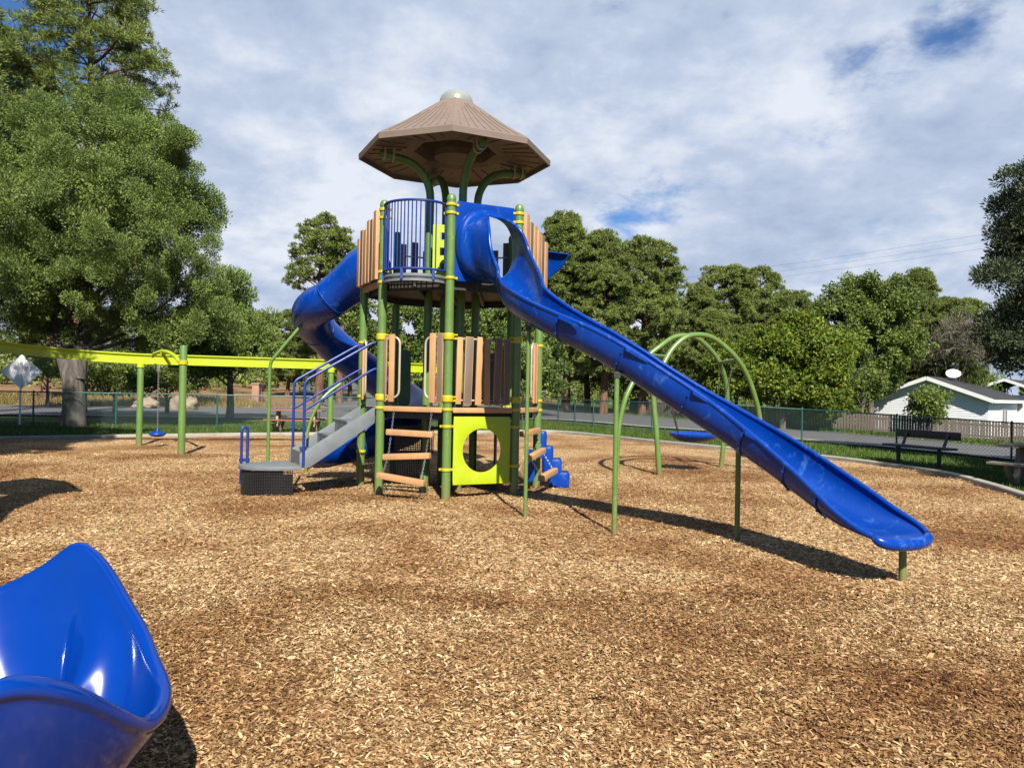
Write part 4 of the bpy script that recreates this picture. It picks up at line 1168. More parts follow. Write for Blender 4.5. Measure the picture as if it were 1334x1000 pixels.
# rear wing whose own gable shows to the right of the ridge
mb = MB(); wv = C1 + rd*(HL+.6) + fd*2.2
cs4 = [wv - fd*3.8, wv + fd*1.2, wv + fd*1.2 + rd*5, wv - fd*3.8 + rd*5]
mb.add(cs4 + [c_ + UP*3.0 for c_ in cs4], [(0,1,5,4), (1,2,6,5), (2,3,7,6), (3,0,4,7)]); mb.build('rear_wall', M['white'], house, smooth=False)
mb = MB(); rm = wv - fd*1.3
for s_ in (1, -1):
    e0 = rm + fd*s_*3.0 - rd*.4 + UP*3.0; r0 = rm - rd*.4 + UP*4.1
    mb.add([e0, e0 + rd*6, r0 + rd*6, r0, e0+UP*.1, e0+rd*6+UP*.1, r0+rd*6+UP*.1, r0+UP*.1], [(0,1,2,3), (4,7,6,5), (0,4,5,1), (0,3,7,4), (1,5,6,2)])
rear_roof = mb.build('rear_roof', M['shingle'], house, smooth=False)
mb = MB()
for s_ in (1, -1): mb.beam(rm + fd*s_*3.0 - rd*.42 + UP*3.03, rm - rd*.42 + UP*4.13, .2, .03, side=UP)
mb.build('fascia', M['trim'], rear_roof, smooth=False)
# satellite dish
dp = P(1242, 487, 56); di = empty('satellite_dish', (dp.x, dp.y, dp.z-.9), 'pale round satellite dish on a pole above the house roof', 'satellite dish')
mb = MB(); ax = Vector((-.35, -.8, .5)).normalized(); s1 = ax.cross(UP).normalized(); s2 = s1.cross(ax); rows = []
for j in range(7):
    r = .50*j/6; rows.append([dp + (s1*math.cos(a) + s2*math.sin(a)*.75)*r + ax*(.35*r*r) for a in [2*math.pi*i/24 for i in range(25)]])
mb.grid(rows); mb.grid([[p - ax*.02 for p in r] for r in rows], flip=True); mb.build('dish', M['dishgrey'], di)
mb = MB(); mb.tube([dp - UP*1.5, dp - UP*.2, dp], .03, 8); mb.tube([dp - s2*.35, dp + ax*.45 - s2*.1], .015, 6); mb.build('dish_pole', M['dishgrey'], di)

pf = [(9.0, 58), (13, 50.5), (17.3, 45.9), (22, 45.3), (27, 45.6), (31, 45.2), (36, 44)]
pfe = empty('picket_fence', (22, 45.3, H(22, 45.3)), 'weathered brown wooden picket fence in front of the white house', 'wooden fence')
mb = MB(); mbr = MB(); 
for p in resample(pf, .165):
    z = H(p.x, p.y); hgt = 1.22 + random.uniform(-.06, .05); a = random.uniform(-.03, .03); dn = Vector((random.uniform(-.02, .02), -1, 0))
    t_ = Vector((1, 0, 0)); b0 = Vector((p.x, p.y, z)); w_ = .068
    mb.prism([(-w_, -.05), (w_, -.05), (w_ + a*.5, hgt-.05), (w_*.45 + a*.6, hgt), (-w_*.45 + a*.6, hgt), (-w_ + a*.5, hgt-.05)], b0 + Vector((0, random.uniform(-.012, .012), 0)), t_, UP, (0, 1, 0), .02)
mb.build('pickets', M['picket'], pfe, smooth=False)
for (x0, y0), (x1, y1) in zip(pf, pf[1:]):
    for z in (.3, .95): mbr.beam((x0, y0+.06, H(x0, y0)+z), (x1, y1+.06, H(x1, y1)+z), .08, .04, side=UP)
mbr.build('rail', M['picket'], pfe, smooth=False)

# power lines
for (a, b, c_, lab) in (((620, 391, 75), (1000, 345, 62), (1420, 283, 48), 'uppermost of the three thin wires in the right sky'), ((620, 396, 75.5), (1009, 349, 62.5), (1420, 294, 48.5), 'middle of the three thin wires in the right sky'), ((620, 402, 76), (1028, 356, 63), (1420, 303, 49), 'lowest of the three thin wires in the right sky'), ((560, 362, 48), (800, 446, 47), (1420, 438, 44), 'lone low wire strung in front of the right trees')):
    p0, p1, p2 = P(*a), P(*b), P(*c_); pts = []
    for i in range(25):
        t = i/24; q_ = p0.lerp(p2, t)
        pts.append(q_ + UP*(-.5*math.sin(math.pi*t)))
    mb = MB(); mb.tube(pts, .0065, 5); tag(mb.build('power_line', M['wire'], origin=pts[0]), lab, 'wire', 'power lines over the right trees')

# unseen panel added left of view to throw the leaf-shaped shade on the chips
sd_ = empty('shade_caster', (-6.2, 6.6, 0), 'unseen blue leaf-shaped panel added to cast shade, on a green post outside the left edge', 'shade panel')
gp = [(-7.8, 11.7), (-7.6, 12.25), (-6.9, 11.95), (-6.05, 10.9), (-6.35, 10.6), (-6.1, 9.95), (-5.85, 9.1), (-5.5, 8.3), (-6.6, 8.2), (-8.2, 9.5), (-8.6, 10.8)]
hz = 3.45; shx, shy = SHX/sl/math.tan(SUN_EL)*hz, SHY/sl/math.tan(SUN_EL)*hz
gp = [(x - shx, y - shy) for x, y in gp]; cx_ = sum(x for x, y in gp)/len(gp); cy_ = sum(y for x, y in gp)/len(gp)
mb = MB(); inner_ = [(cx_ + (x-cx_)*.12, cy_ + (y-cy_)*.12) for x, y in gp]
mb.holed(gp, inner_, (0, 0, hz), (1,0,0), (0,1,0), UP, .05); mb.build('leaf_panel', M['blue'], sd_)
mb = MB(); mb.tube([(-7.3, cy_-.4, -.1), (-7.3, cy_-.4, 2.6), (-7.1, cy_-.2, 3.2), (-6.7, cy_, 3.42)], .06, 12)
mb.build('post', M['green'], sd_)

# ------------------------------------------------------------------ trees
def unit(a): return a / (np.linalg.norm(a, axis=-1, keepdims=True) + 1e-9)
def rdir(n): return unit(rng.normal(size=(n, 3)))

def leaves(c, d, L, Wd, kind='quad'):
    """one small face per leaf, rooted at c and pointing along d"""
    n = len(c); s = unit(np.cross(d, rdir(n)))
    L = np.broadcast_to(np.asarray(L, float).reshape(-1, 1) if np.ndim(L) else np.full((1, 1), L), (n, 1)); Wd = np.broadcast_to(np.asarray(Wd, float).reshape(-1, 1) if np.ndim(Wd) else np.full((1, 1), Wd), (n, 1))
    v = np.stack([c, c + d*L*.5 + s*Wd*.5, c + d*L, c + d*L*.5 - s*Wd*.5], 1)
    return v.reshape(-1, 3)
def leaf_mesh(name, V, mat):
    F = np.arange(len(V)).reshape(-1, 4); return np_mesh(name, V, F, mat)

def clump_leaves(cen, r, per_m, L, Wd, out=.65, up=.25, flat=.8):
    """leaves filling soft round clumps (cen n x 3, r n)"""
    allv = []
    for c, q in zip(cen, r):
        n = max(12, int(per_m * q * q)); dv = rdir(n); rho = q * (rng.random(n) ** .45)[:, None]
        pos = c + dv * rho * np.array([1, 1, flat])
        dd = unit(dv*out + rdir(n)*(1-out)*1.2 + np.array([0, 0, up]))
        allv.append(leaves(pos, dd, L*(.6+.8*rng.random(n)), Wd*(.7+.6*rng.random(n))))
    return np.concatenate(allv)

def lobes_clumps(lobes, n, keep_in=.78, low=None):
    """clump centres on the outside of a union of ellipsoid lobes (cx,cy,cz,rx,ry,rz)"""
    lb = np.array(lobes); sub = []
    for L_ in lb:
        for _ in range(9):
            d = rdir(1)[0]; d[2] = d[2] if d[2] > -.4 else -d[2]; k = rng.uniform(.30, .52)
            sub.append(np.concatenate([L_[:3] + d*L_[3:]*rng.uniform(.70, .98), L_[3:]*k]))
    if keep_in > 0: lb = np.concatenate([np.concatenate([lb[:, :3], lb[:, 3:]*.84], 1), np.array(sub)])
    wts = lb[:, 3]*lb[:, 5] ; wts /= wts.sum(); out = []
    while len(out) < n:
        i = rng.choice(len(lb), p=wts); d = rdir(1)[0]; k = .80 + .24*rng.random()
        p = lb[i, :3] + d*lb[i, 3:]*k
        q = np.min(np.linalg.norm((p - lb[:, :3]) / lb[:, 3:], axis=1))
        if q < keep_in and rng.random() > .12: continue
        out.append(p)
    return np.array(out)

def limb(mb, a, b, r0, r1, bend=.15, seg=6):
    a = Vector(a); b = Vector(b); L = (b-a).length; k = [Vector((random.uniform(-1, 1), random.uniform(-1, 1), random.uniform(-.3, .6)))*L*bend*.4 for _ in range(2)]
    pts = [tuple(a), tuple(a.lerp(b, .35) + k[0]), tuple(a.lerp(b, .7) + k[1]), tuple(b)]
    cp = catmull(pts, seg//3+1); n = len(cp)
    mb.tube([Vector(p) for p in cp], [r0 + (r1-r0)*i/(n-1) for i in range(n)], 7)

def make_tree(name, base, label, cat, trunk_mb, crown_V, tmat, lmat, group=None):
    t = empty(name, base, label, cat, group)
    if trunk_mb is not None and trunk_mb.v: 
        o = trunk_mb.build('trunk', tmat, None, origin=(0, 0, 0)); o.parent = t
    if crown_V is not None:
        o = link_mesh('crown', leaf_mesh('crown', crown_V, lmat), t)
    return t
def copy_tree(src, base, rz, sc, label, group=None, scz=None):
    c = src.copy(); COL.objects.link(c); c.location = base; c.rotation_euler = (0, 0, rz); c.scale = (sc, sc, scz or sc); c['label'] = label
    if group: c['group'] = group
    elif 'group' in c: del c['group']
    for ch in src.children:
        d = ch.copy(); COL.objects.link(d); d.parent = c
    return c

def ponderosa(Hh, Rw, cb, nl, seed, tufts=34, needle=.30, nw=.035, pads=4, per=9, dead=0, prof=None):
    """trunk + limbs ending in pads of needle tufts; returns (trunk builder, leaf array)"""
    global rng
    rng = np.random.default_rng(seed); random.seed(seed)
    mb = MB(); lean = rng.normal(0, .02, 2)
    tr = lambda z: Vector((lean[0]*z + .12*math.sin(z*.5), lean[1]*z + .10*math.cos(z*.43), z))
    r0 = .018*Hh + .08
    mb.tube([tr(Hh*.97*i/14) - (UP*.3 if i == 0 else UP*0) for i in range(15)], [r0*(1-.9*i/14)*(1.25 if i == 0 else 1) for i in range(15)], 10)
    env = lambda f: (prof(f) if prof else math.sin(math.pi*min(1, .18 + f*.82))**.75)
    z0 = Hh*cb; span = Hh*(1.0 - cb); ofs = Vector((seed*1.7, seed*.9, 0))
    def R_at(f, a):
        q = Vector((math.cos(a)*1.5, math.sin(a)*1.5, f*span*.55)) + ofs
        return Rw*env(f)*(.90 + .55*mnoise.noise(q*.9) + .22*mnoise.noise(q*2.6))
    for i in range(nl):
        f = (i + .5)/nl; a = i*2.399 + rng.normal(0, .4); Rl = max(.3, R_at(f, a)*.85); z = z0 + span*f*.97
        limb(mb, tr(z - .15*Rl), tr(z) + Vector((math.cos(a)*Rl, math.sin(a)*Rl, Rl*rng.uniform(.0, .3))), max(.02, .022*Rl+.012), .010, .22)
    cen, rad_ = [], []
    npad = int(nl*pads*1.9)
    while len(cen) < npad:
        f = rng.random()**.85; a = rng.uniform(0, 2*math.pi); k = rng.uniform(.50, 1.03)**.7
        Rl = R_at(f, a); hole = mnoise.noise(Vector((math.cos(a)*2.2, math.sin(a)*2.2, f*span*.9)) + ofs*2)
        if hole < -.28: continue
        c = tr(z0 + span*f) + Vector((math.cos(a)*Rl*k, math.sin(a)*Rl*k, rng.normal(0, .15)))
        cen.append(c); rad_.append(rng.uniform(.20, .42)*(.62 + .16*Rw))
    allv = []
    for c, q in zip(cen, rad_):
        nt_ = max(6, int(tufts*.34)); dv = rdir(nt_); dv[:, 2] = np.abs(dv[:, 2])*.9 - .25*(rng.random(nt_) < .3); dv = unit(dv)
        tc_ = np.array(c) + dv*q*np.array([1.1, 1.1, .8])*(rng.random(nt_)[:, None]**.5)
        m = per; root = np.repeat(tc_, m, 0); ax_ = np.repeat(unit(dv + np.array([0, 0, .35])), m, 0)
        dd = unit(ax_*.7 + rdir(len(root))*.8)
        allv.append(leaves(root, dd, needle*(.55+.6*rng.random(len(root))), nw))
    return mb, np.concatenate(allv)

def rounded(f): return max(.12, 1 - abs((f-.45)/.575)**3.0)**.55
def ovalp(f): return max(.10, 1 - abs((f-.40)/.62)**2.3)**.62

def atpx(px, d): 
    p = P(px, 505, d); return Vector((p.x, p.y, H(p.x, p.y)))
def hz_(top, d, px): return P(px, top, d).z - H(P(px, 505, d).x, P(px, 505, d).y)

# left: the tall pine whose open top rises over the round evergreen
b = atpx(96, 40); Hh = hz_(-45, 40, 96)
mbt, Vl = ponderosa(Hh, 4.0, .48, 60, 21, tufts=54, needle=.34, nw=.036, pads=6, per=9, prof=lambda f: .55 + .45*math.sin(math.pi*(.15+.75*f)))
make_tree('ponderosa_pine', b, 'tall open pine with visible limbs rising above the round evergreen at top left', 'pine tree', mbt, Vl, M['bark_red'], M['pine'])
b2_ = atpx(-30, 37)
pine_b = make_tree('ponderosa_pine', b2_, 'second tall pine half cut off by the left edge of the picture', 'pine tree', *ponderosa(hz_(25, 37, -30), 3.0, .5, 46, 22, tufts=50, needle=.34, nw=.036, pads=6, per=9, prof=lambda f: .5 + .5*math.sin(math.pi*(.15+.8*f))), M['bark_red'], M['pine'])

# left: the big round evergreen with a forked grey trunk
rng = np.random.default_rng(5); random.seed(5)
b = atpx(97, 27.3); d0 = 27.3
lob = []
for px, py, rp, dy, rz_ in ((110, 190, 62, 0, 55), (40, 200, 70, .5, 60), (165, 200, 70, -.4, 55), (215, 240, 60, 0, 55), (110, 270, 95, -1.6, 80), (20, 290, 80, -.5, 80), (-30, 240, 80, .5, 90), (235, 310, 56, -.3, 52), (170, 330, 75, -1.4, 60), (70, 360, 70, -1.2, 52), (258, 268, 28, .2, 34), (245, 380, 52, 0, 48), (180, 405, 60, -.7, 40), (272, 420, 38, .5, 36), (10, 400, 60, .4, 45), (150, 150, 45, .6, 32), (75, 160, 45, .5, 36), (-60, 330, 80, 0, 90), (120, 300, 100, 1.6, 100), (220, 440, 48, -.3, 26), (270, 295, 22, .3, 34), (130, 430, 50, .9, 30)):
    p = P(px, py, d0 + dy); s = (d0+dy)/FPX; lob.append((p.x-b.x, p.y-b.y, p.z-b.z, rp*s, rp*s*.9, rz_*s))
cen = lobes_clumps(lob, 900); 
inn = lobes_clumps([(l[0], l[1], l[2], l[3]*.6, l[4]*.6, l[5]*.6) for l in lob], 150, .0)
Vl = np.concatenate([clump_leaves(cen, rng.uniform(.20, .50, len(cen))*rng.uniform(.8, 1.15, len(cen)), 6000, .070, .030, .72, .25, .85), clump_leaves(inn, rng.uniform(.5, .8, len(inn)), 1500, .10, .045)])
mbt = MB()
mbt.tube([Vector(q_) for q_ in ((0, 0, -.3), (-.03, 0, .05), (.0, 0, .6), (-.02, 0, 1.3), (-.1, 0, 1.9), (-.05, .02, 2.4))], [.55, .44, .38, .36, .36, .28], 16)
mbt.tube([Vector(q_) for q_ in catmull([(-.15, 0, 1.6), (-.40, 0, 2.3), (-.72, .1, 3.1), (-1.0, .2, 4.2), (-1.5, .2, 6.5)], 4)], [.27 - .24*i/16 for i in range(17)], 12)
mbt.tube([Vector(q_) for q_ in catmull([(.08, 0, 1.7), (.16, .05, 2.6), (.22, .1, 3.6), (.3, .3, 5.5), (.2, .4, 9)], 4)], [.30 - .26*i/16 for i in range(17)], 12)
for l in lob[:20]:
    limb(mbt, (random.choice((-.8, .2)), .1, max(2.6, l[2]*.55)), (l[0]*.9, l[1]*.9, l[2]), .10, .02, .15)
round_tree = make_tree('round_evergreen', b, 'big round-headed evergreen with a thick forked grey trunk on the left', 'evergreen tree', mbt, Vl, M['bark_grey'], M['juniper'])

def juniper_like(px, d, top, lobs_px, n, mat, label, name='evergreen_tree', cat='evergreen tree', L=.15, Wd=.05, per=1700, rng_r=(.3, .55), trunk=True, group=None, seed=1, up=.3, out=.7, bk='bark_grey'):
    global rng
    rng = np.random.default_rng(seed); random.seed(seed)
    b = atpx(px, d); lob = []
    for (qx, qy, rp, rz_) in lobs_px:
        dy = rng.uniform(-.5, .5); p = P(qx, qy, d + dy); s = d/FPX; lob.append((p.x-b.x, p.y-b.y, p.z-b.z, rp*s, rp*s, rz_*s))
    cen = lobes_clumps(lob, int(n*1.45)); Vl = clump_leaves(cen, rng.uniform(rng_r[0]*.6, rng_r[1]*.9, len(cen)), per, L, Wd, out, up, .85)
    inn = lobes_clumps([(l[0], l[1], l[2], l[3]*.5, l[4]*.5, l[5]*.5) for l in lob], max(8, n//7), .0)
    Vl = np.concatenate([Vl, clump_leaves(inn, rng.uniform(rng_r[0], rng_r[1]*1.2, len(inn)), per*.7, L*1.0, Wd*1.2)])
    mbt = MB()
    if trunk:
        top_z = max(l[2] for l in lob)
        mbt.tube([Vector((0, 0, -.3)), Vector((.03, 0, .6)), Vector((-.05, .05, top_z*.4)), Vector((0, 0, top_z*.9))], [.02*top_z+.10, .018*top_z+.06, .012*top_z+.04, .02], 9)
        for l in lob: limb(mbt, (0, 0, max(.4, l[2]*.55)), (l[0]*.95, l[1]*.95, l[2]), .05, .015, .15)
    return make_tree(name, b, label, cat, mbt, Vl, M[bk], M[mat], group)

juniper_like(300, 35, 365, [(300, 400, 28, 34), (275, 425, 34, 30), (322, 430, 30, 30), (300, 455, 46, 34), (262, 470, 34, 28), (338, 462, 26, 26), (300, 375, 14, 16), (250, 455, 30, 24)], 170, 'juniper', 'smaller bushy evergreen between the round tree and the spiral slide', seed=31)
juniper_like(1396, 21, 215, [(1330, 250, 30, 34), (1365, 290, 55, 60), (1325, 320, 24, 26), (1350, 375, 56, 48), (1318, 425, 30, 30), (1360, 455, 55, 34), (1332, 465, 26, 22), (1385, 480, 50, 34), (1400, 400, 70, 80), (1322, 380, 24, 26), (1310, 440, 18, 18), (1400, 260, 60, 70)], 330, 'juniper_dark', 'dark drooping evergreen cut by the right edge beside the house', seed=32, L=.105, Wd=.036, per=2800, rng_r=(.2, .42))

# pines in the middle distance
PG = 'ponderosa pines in the wood beyond the road'
vA = make_tree('ponderosa_pine', atpx(737, 58), 'tallest pine right behind the right hand boards of the tower', 'pine tree', *ponderosa(14.7, 3.1, .20, 58, 41, tufts=60, needle=.30, nw=.050, pads=6, per=9, prof=ovalp), M['bark_red'], M['pine'], PG)
vB = make_tree('ponderosa_pine', atpx(836, 56), 'round-headed pine standing at the right end of the tower pine clump', 'pine tree', *ponderosa(12.5, 3.0, .18, 54, 42, tufts=62, needle=.30, nw=.050, pads=6, per=9, prof=rounded), M['bark_red'], M['pine'], PG)
vC = make_tree('ponderosa_pine', atpx(414, 60), 'lone slim pine above the top bend of the spiral slide, left of a twin', 'pine tree', *ponderosa(14.6, 2.15, .54, 34, 43, tufts=56, needle=.30, nw=.050, pads=3, per=9, prof=rounded), M['bark_red'], M['pine'], PG)
def pine(src, srcH, px, d, top, rz, label, wide=1.0):
    bb = atpx(px, d); s = .955*hz_(top, d, px)/srcH
    return copy_tree(src, bb, rz, s*wide, label, PG, s)
pine(vC, 14.6, 444, 62, 300, 2.0, 'fuller pine just right of the slim one above the spiral slide', .95)
pine(vA, 14.7, 788, 55, 296, 1.1, 'pine in the middle of the clump between tower and round-headed pine', .95)
pine(vB, 12.5, 700, 64, 322, 2.2, 'pine partly hidden behind the tower entry hood of the long slide')
pine(vB, 12.5, 765, 62, 318, 4.1, 'pine set back behind the tower pine clump', .9)
pine(vA, 14.7, 862, 66, 372, 0.7, 'lower pine filling the gap right of the round-headed pine', .9)
pine(vB, 12.5, 945, 62, 343, 5.0, 'highest pine in the clump above the left swing arch', 1.1)
pine(vA, 14.7, 905, 58, 366, 2.6, 'left pine of the clump above the swing arches', 1.0)
pine(vB, 12.5, 990, 64, 346, 3.3, 'pine just right of the highest one above the swing arches', .95)
pine(vB, 12.5, 1030, 60, 377, 1.6, 'rounded pine at the right end of the clump above the swing arches', .95)
pine(vA, 14.7, 925, 52, 400, 4.4, 'front pine low in the clump above the swing arches', 1.1)
pine(vA, 14.7, 1190, 62, 345, 3.9, 'pointed pine behind the big green broadleaf tree', .85)
pine(vB, 12.5, 1162, 66, 372, .4, 'pine peeping out left of the pointed pine', .85)
pine(vB, 12.5, 1252, 60, 386, 5.6, 'low pine between the pointed pine and the dark right edge tree', .9)
pine(vA, 14.7, 1225, 68, 384, 2.4, 'pine set back just left of the low pine near the right edge tree', .9)
pine(vB, 12.5, 375, 70, 402, 1.2, 'short pine to the left of the spiral slide', 1.1)
pine(vA, 14.7, 455, 64, 380, 5.2, 'pine hidden behind the spiral slide bend', 1.0)
pine(vA, 14.7, 60, 62, 330, 2.9, 'pine seen dimly below the left crowns by the forked trunk', 1.2)

# broadleaf trees
BG = 'broadleaf trees along the fence line'
kw = dict(name='broadleaf_tree', cat='broadleaf tree', L=.19, Wd=.115, per=800, rng_r=(.40, .75), out=.4, up=-.1)
juniper_like(1135, 54, 368, [(1125, 400, 42, 32), (1100, 420, 40, 36), (1155, 415, 46, 40), (1125, 450, 56, 44), (1160, 452, 42, 34), (1092, 470, 40, 36), (1105, 500, 44, 34), (1140, 490, 36, 26), (1110, 385, 22, 20)], 230, 'broad', 'big light green broadleaf tree left of the white house', seed=51, **kw)
juniper_like(1020, 44, 430, [(1010, 460, 40, 26), (1050, 450, 34, 30), (1070, 490, 40, 36), (990, 490, 32, 32), (1025, 500, 50, 30), (1040, 430, 22, 20), (1085, 460, 28, 30), (1065, 525, 44, 24)], 210, 'broad_yellow', 'yellowing broadleaf tree beyond the swing arches', seed=52, **kw)
juniper_like(960, 50, 440, [(955, 470, 26, 24), (968, 500, 22, 24), (945, 500, 22, 20), (975, 460, 18, 20)], 80, 'broad_yellow', 'small yellow-green tree seen through the swing arches', seed=53, **kw)
juniper_like(545, 46, 400, [(540, 430, 44, 34), (575, 450, 40, 36), (510, 455, 40, 34), (545, 480, 60, 34), (490, 430, 30, 40), (600, 440, 30, 40)], 150, 'broad', 'light green leafy tree seen through the gap between the tower decks', seed=54, **kw)
juniper_like(655, 48, 400, [(650, 440, 40, 40), (690, 450, 40, 40), (670, 480, 60, 34), (630, 470, 36, 34)], 120, 'juniper', 'bushy tree seen behind the right legs of the tower', seed=55, L=.24, Wd=.09)
juniper_like(1245, 57, 425, [(1245, 445, 34, 24), (1275, 450, 28, 26), (1220, 455, 24, 24)], 40, 'twigs', 'grey half-bare tree behind the white house roof', seed=56, name='bare_tree', cat='bare tree', L=.7, Wd=.03, per=160, rng_r=(.5, .9))
# willow: hanging strands
rng = np.random.default_rng(57); b = atpx(1255, 60); vs_ = []
for i in range(260):
    a = rng.uniform(0, 6.28); r = 3.2*math.sqrt(rng.random()); zt = 5.4 - .9*(r/3.2)**2 + rng.uniform(-.4, .3); ln = rng.uniform(1.6, 3.2); n = 26
    zz_ = zt - ln*np.linspace(0, 1, n); x_ = r*math.cos(a) + rng.normal(0, .03, n) + .1*np.sin(zz_*2 + i); y_ = r*math.sin(a) + rng.normal(0, .03, n)
    c_ = np.stack([x_, y_, zz_], -1); dd = unit(rdir(n)*.5 + np.array([0, 0, -1.0])); vs_.append(leaves(c_, dd, .30, .06))
mbt = MB(); mbt.tube([Vector((0,0,-.3)), Vector((.1,0,2.2)), Vector((0,.1,4.6))], [.35, .26, .1], 9)
for i in range(9): limb(mbt, (.1, 0, 2.2+.2*i), (2.6*math.cos(i*2.4), 2.6*math.sin(i*2.4), 5.0), .10, .02, .2)
make_tree('willow_tree', b, 'pale green weeping willow hanging behind the white house', 'willow tree', mbt, np.concatenate(vs_), M['bark_grey'], M['willow'])

# shrubs
SG = 'shrubs beyond the road'
def shrub(px, d, lobs, mat, label, n=46, seed=1, **k):
    kk = dict(name='shrub', cat='shrub', L=.16, Wd=.09, per=520, rng_r=(.28, .5), out=.45, up=0); kk.update(k)
    return juniper_like(px, d, 0, lobs, n, mat, label, seed=seed, trunk=True, **kk)
shrub(1210, 44, [(1202, 522, 15, 13), (1216, 524, 15, 15), (1193, 528, 11, 12), (1210, 537, 20, 13)], 'broad', 'leafy shrub growing in front of the gable of the white house', 60, 61)
shrub(150, 40, [(150, 485, 34, 22), (130, 500, 26, 16), (172, 497, 26, 18)], 'broad', 'green shrub right of the forked trunk, behind the lime track', 60, 62, group=SG)
shrub(218, 40, [(215, 490, 30, 20), (240, 497, 26, 18), (200, 502, 24, 14)], 'broad', 'green shrub behind the hanging disc seat', 56, 63, group=SG)
shrub(62, 48, [(62, 478, 20, 16), (50, 490, 16, 12)], 'juniper', 'grey-green shrub beside the road sign, left of the forked trunk', 30, 64, group=SG)
shrub(425, 66, [(425, 492, 18, 10), (412, 488, 14, 8)], 'broad_yellow', 'low yellow-green shrub at the far corner of the side street', 24, 65, group=SG)
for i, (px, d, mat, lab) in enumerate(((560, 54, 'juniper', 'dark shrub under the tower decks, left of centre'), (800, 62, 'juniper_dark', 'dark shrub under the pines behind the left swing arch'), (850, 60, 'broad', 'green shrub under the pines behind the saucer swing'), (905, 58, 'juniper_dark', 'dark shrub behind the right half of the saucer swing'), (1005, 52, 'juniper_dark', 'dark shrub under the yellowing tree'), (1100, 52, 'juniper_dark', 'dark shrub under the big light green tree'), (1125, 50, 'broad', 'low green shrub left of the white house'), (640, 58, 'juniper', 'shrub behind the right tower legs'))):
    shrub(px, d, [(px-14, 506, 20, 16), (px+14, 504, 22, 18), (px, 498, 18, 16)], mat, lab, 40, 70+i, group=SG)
# trees behind and beside the viewer which shade the left chips and the right lawn
copy_tree(round_tree, Vector((-14.0, 11.0, 0)), .6, .95, 'broad round tree out of the picture on the left, shading the chips', None)
copy_tree(round_tree, Vector((-15.9, 15.6, 0)), 2.6, 1.12, 'round tree out of the picture on the left, shading the lawn', None)
copy_tree(round_tree, Vector((12.6, 10.2, -.1)), 2.2, .72, 'round tree out of the picture on the right, shading the bench', None)
copy_tree(round_tree, Vector((17.0, 13.4, -.3)), 4.0, .85, 'round tree out of the picture on the far right, shading the lawn', None)

# far-off wood that closes the view
rng = np.random.default_rng(91)
srcs = []
for o in (vA, vB):
    me = [c for c in o.children if c.name.startswith('crown')][0].data
    a = np.empty(len(me.vertices)*3, np.float32); me.vertices.foreach_get('co', a); a = a.reshape(-1, 4, 3); srcs.append(a)
vs_ = []
for i in range(46):
    px = -500 + 2400*(i + rng.random()*.7)/46; d = rng.uniform(92, 125); p = atpx(px, d) - Vector((0, 0, 2.0)); a = srcs[i % 2]; pick = rng.random(len(a)) < .42; a = a[pick]
    s = rng.uniform(.55, .80); t = rng.uniform(0, 6.28); R_ = np.array([[math.cos(t), -math.sin(t), 0], [math.sin(t), math.cos(t), 0], [0, 0, 1]])
    cq = a.mean(1, keepdims=True); a = cq + (a - cq)*1.7
    vs_.append((a.reshape(-1, 3) @ R_.T)*np.array([s*1.15, s*1.15, s]) + np.array(p))
for i in range(150):      # low undergrowth below the far crowns
    px = -500 + 2400*(i + rng.random())/150; d = rng.uniform(74, 92); p = np.array(atpx(px, d))
    cc = p + np.stack([rng.normal(0, 1.0, 5), rng.normal(0, 1.0, 5), rng.uniform(.3, 3.2, 5)], -1)
    vs_.append(clump_leaves(cc, rng.uniform(.8, 1.3, 5), 60, .45, .20, .5, .2))
tag(link_mesh('distant_wood', leaf_mesh('distant_wood', np.concatenate(vs_), M['pine'])), 'far-off belt of dark pines closing the view behind the nearer trees', 'wood', kind='stuff')

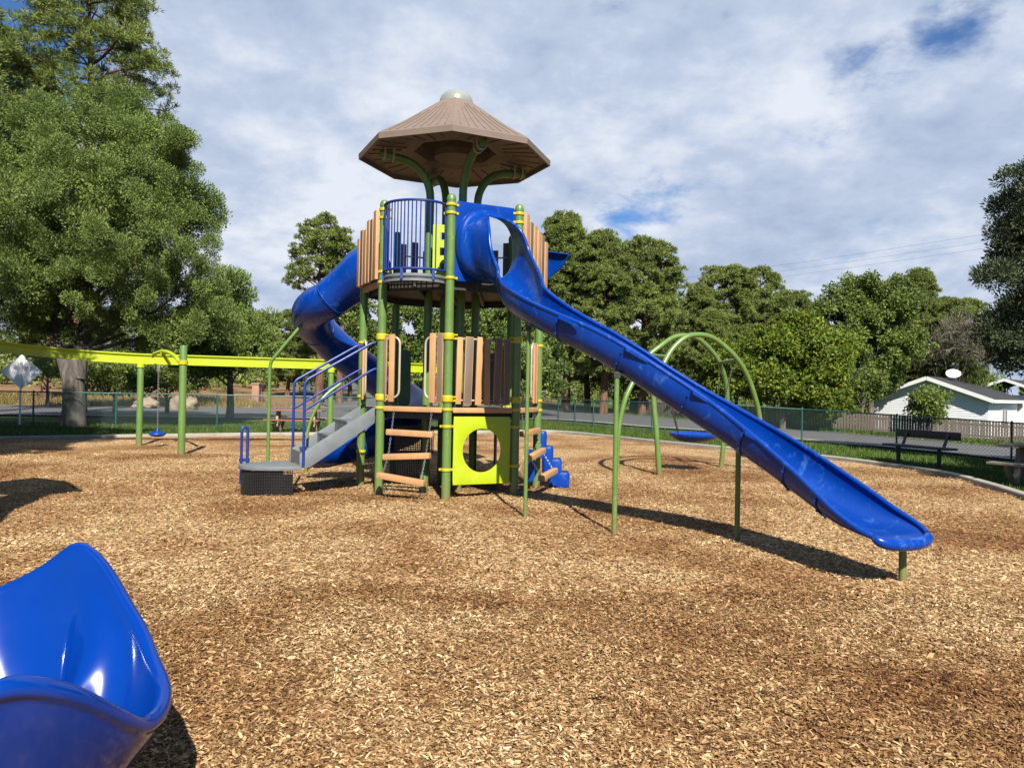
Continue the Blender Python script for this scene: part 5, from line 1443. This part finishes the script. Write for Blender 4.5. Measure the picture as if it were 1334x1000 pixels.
# ------------------------------------------------------------------ grass
rng = np.random.default_rng(99)
def grass(name, pts, h0, h1, wd, mat, label):
    n = len(pts); d = unit(rdir(n)*.45 + np.array([0, 0, 1.0])); s = unit(np.cross(d, rdir(n))); hh = (h0 + (h1-h0)*rng.random(n))[:, None]
    v = np.stack([pts - s*wd/2, pts + s*wd/2, pts + d*hh + s*wd*.12, pts + d*hh - s*wd*.12], 1).reshape(-1, 3)
    tag(link_mesh(name, leaf_mesh(name, v, M[mat])), label, 'grass', kind='stuff')
def between(A, B, n, clumpy=0):
    A = resample(A, .25); B = resample(B, .25); out = []
    i = rng.random(n); t = rng.random(n)
    for a, q in zip(i, t):
        p = A[int(a*(len(A)-1))]; r = B[int(a*(len(B)-1))]; out.append((p.x + (r.x-p.x)*q, p.y + (r.y-p.y)*q))
    out = np.array(out) + rng.normal(0, .06, (n, 2)); return np.array([(x, y, H(x, y) - .01) for x, y in out])
lawn_in = [(-20, 14), (-16, 18.15), (-13.4, 20.3), (-8.6, 23.7), (-5.9, 25.1), (-2, 27.4), (1.4, 29.2), (3.4, 26.8), (4.8, 24.2), (6.5, 21.5), (8.2, 19.2), (9.2, 16.2), (8.3, 11.5), (8.5, 4)]
lawn_out = [(-26, 26), (-19, 29), (-13.9, 32), (-8, 34), (-3.5, 35), (-1, 38), (1.6, 41), (3.4, 39), (6.3, 33), (9.2, 30), (11.8, 27.5), (14.5, 24.5), (17.0, 19), (19, 8)]
grass('lawn_grass', between(lawn_in, lawn_out, 90000), .03, .10, .022, 'grass', 'green grass of the strip between the playground kerb and the road')
bank = np.array([(x, y) for x, y in zip(rng.uniform(-48, 0, 30000), rng.uniform(49, 66, 30000)) if y > np.interp(x, [q_[0] for q_ in ROAD_F[:6]], [q_[1] for q_ in ROAD_F[:6]]) + .8 and math.sin(x*.7+y*.4)+math.sin(x*.23-y*.9)+rng.normal(0, .5) > -.2 and not (-20 < x < -6 and y > 57.5)])
grass('dry_grass', np.array([(x, y, H(x, y)-.02) for x, y in bank]), .12, .50, .05, 'drygrass', 'straw yellow dry grass on the bank beyond the road')
edge2 = between([(2.6, 64.8), (7.3, 58.6), (11, 52.5), (14, 48.5), (17, 44.5), (20, 41.4), (22.6, 37.8), (30, 25)], [(6, 70), (10, 62), (13, 56), (17, 48.5), (20.5, 45.5), (23.5, 44.5), (27, 43.5), (34, 34)], 26000)
grass('verge_grass', edge2, .06, .32, .05, 'grass', 'uneven green grass on the verge in front of the picket fence')
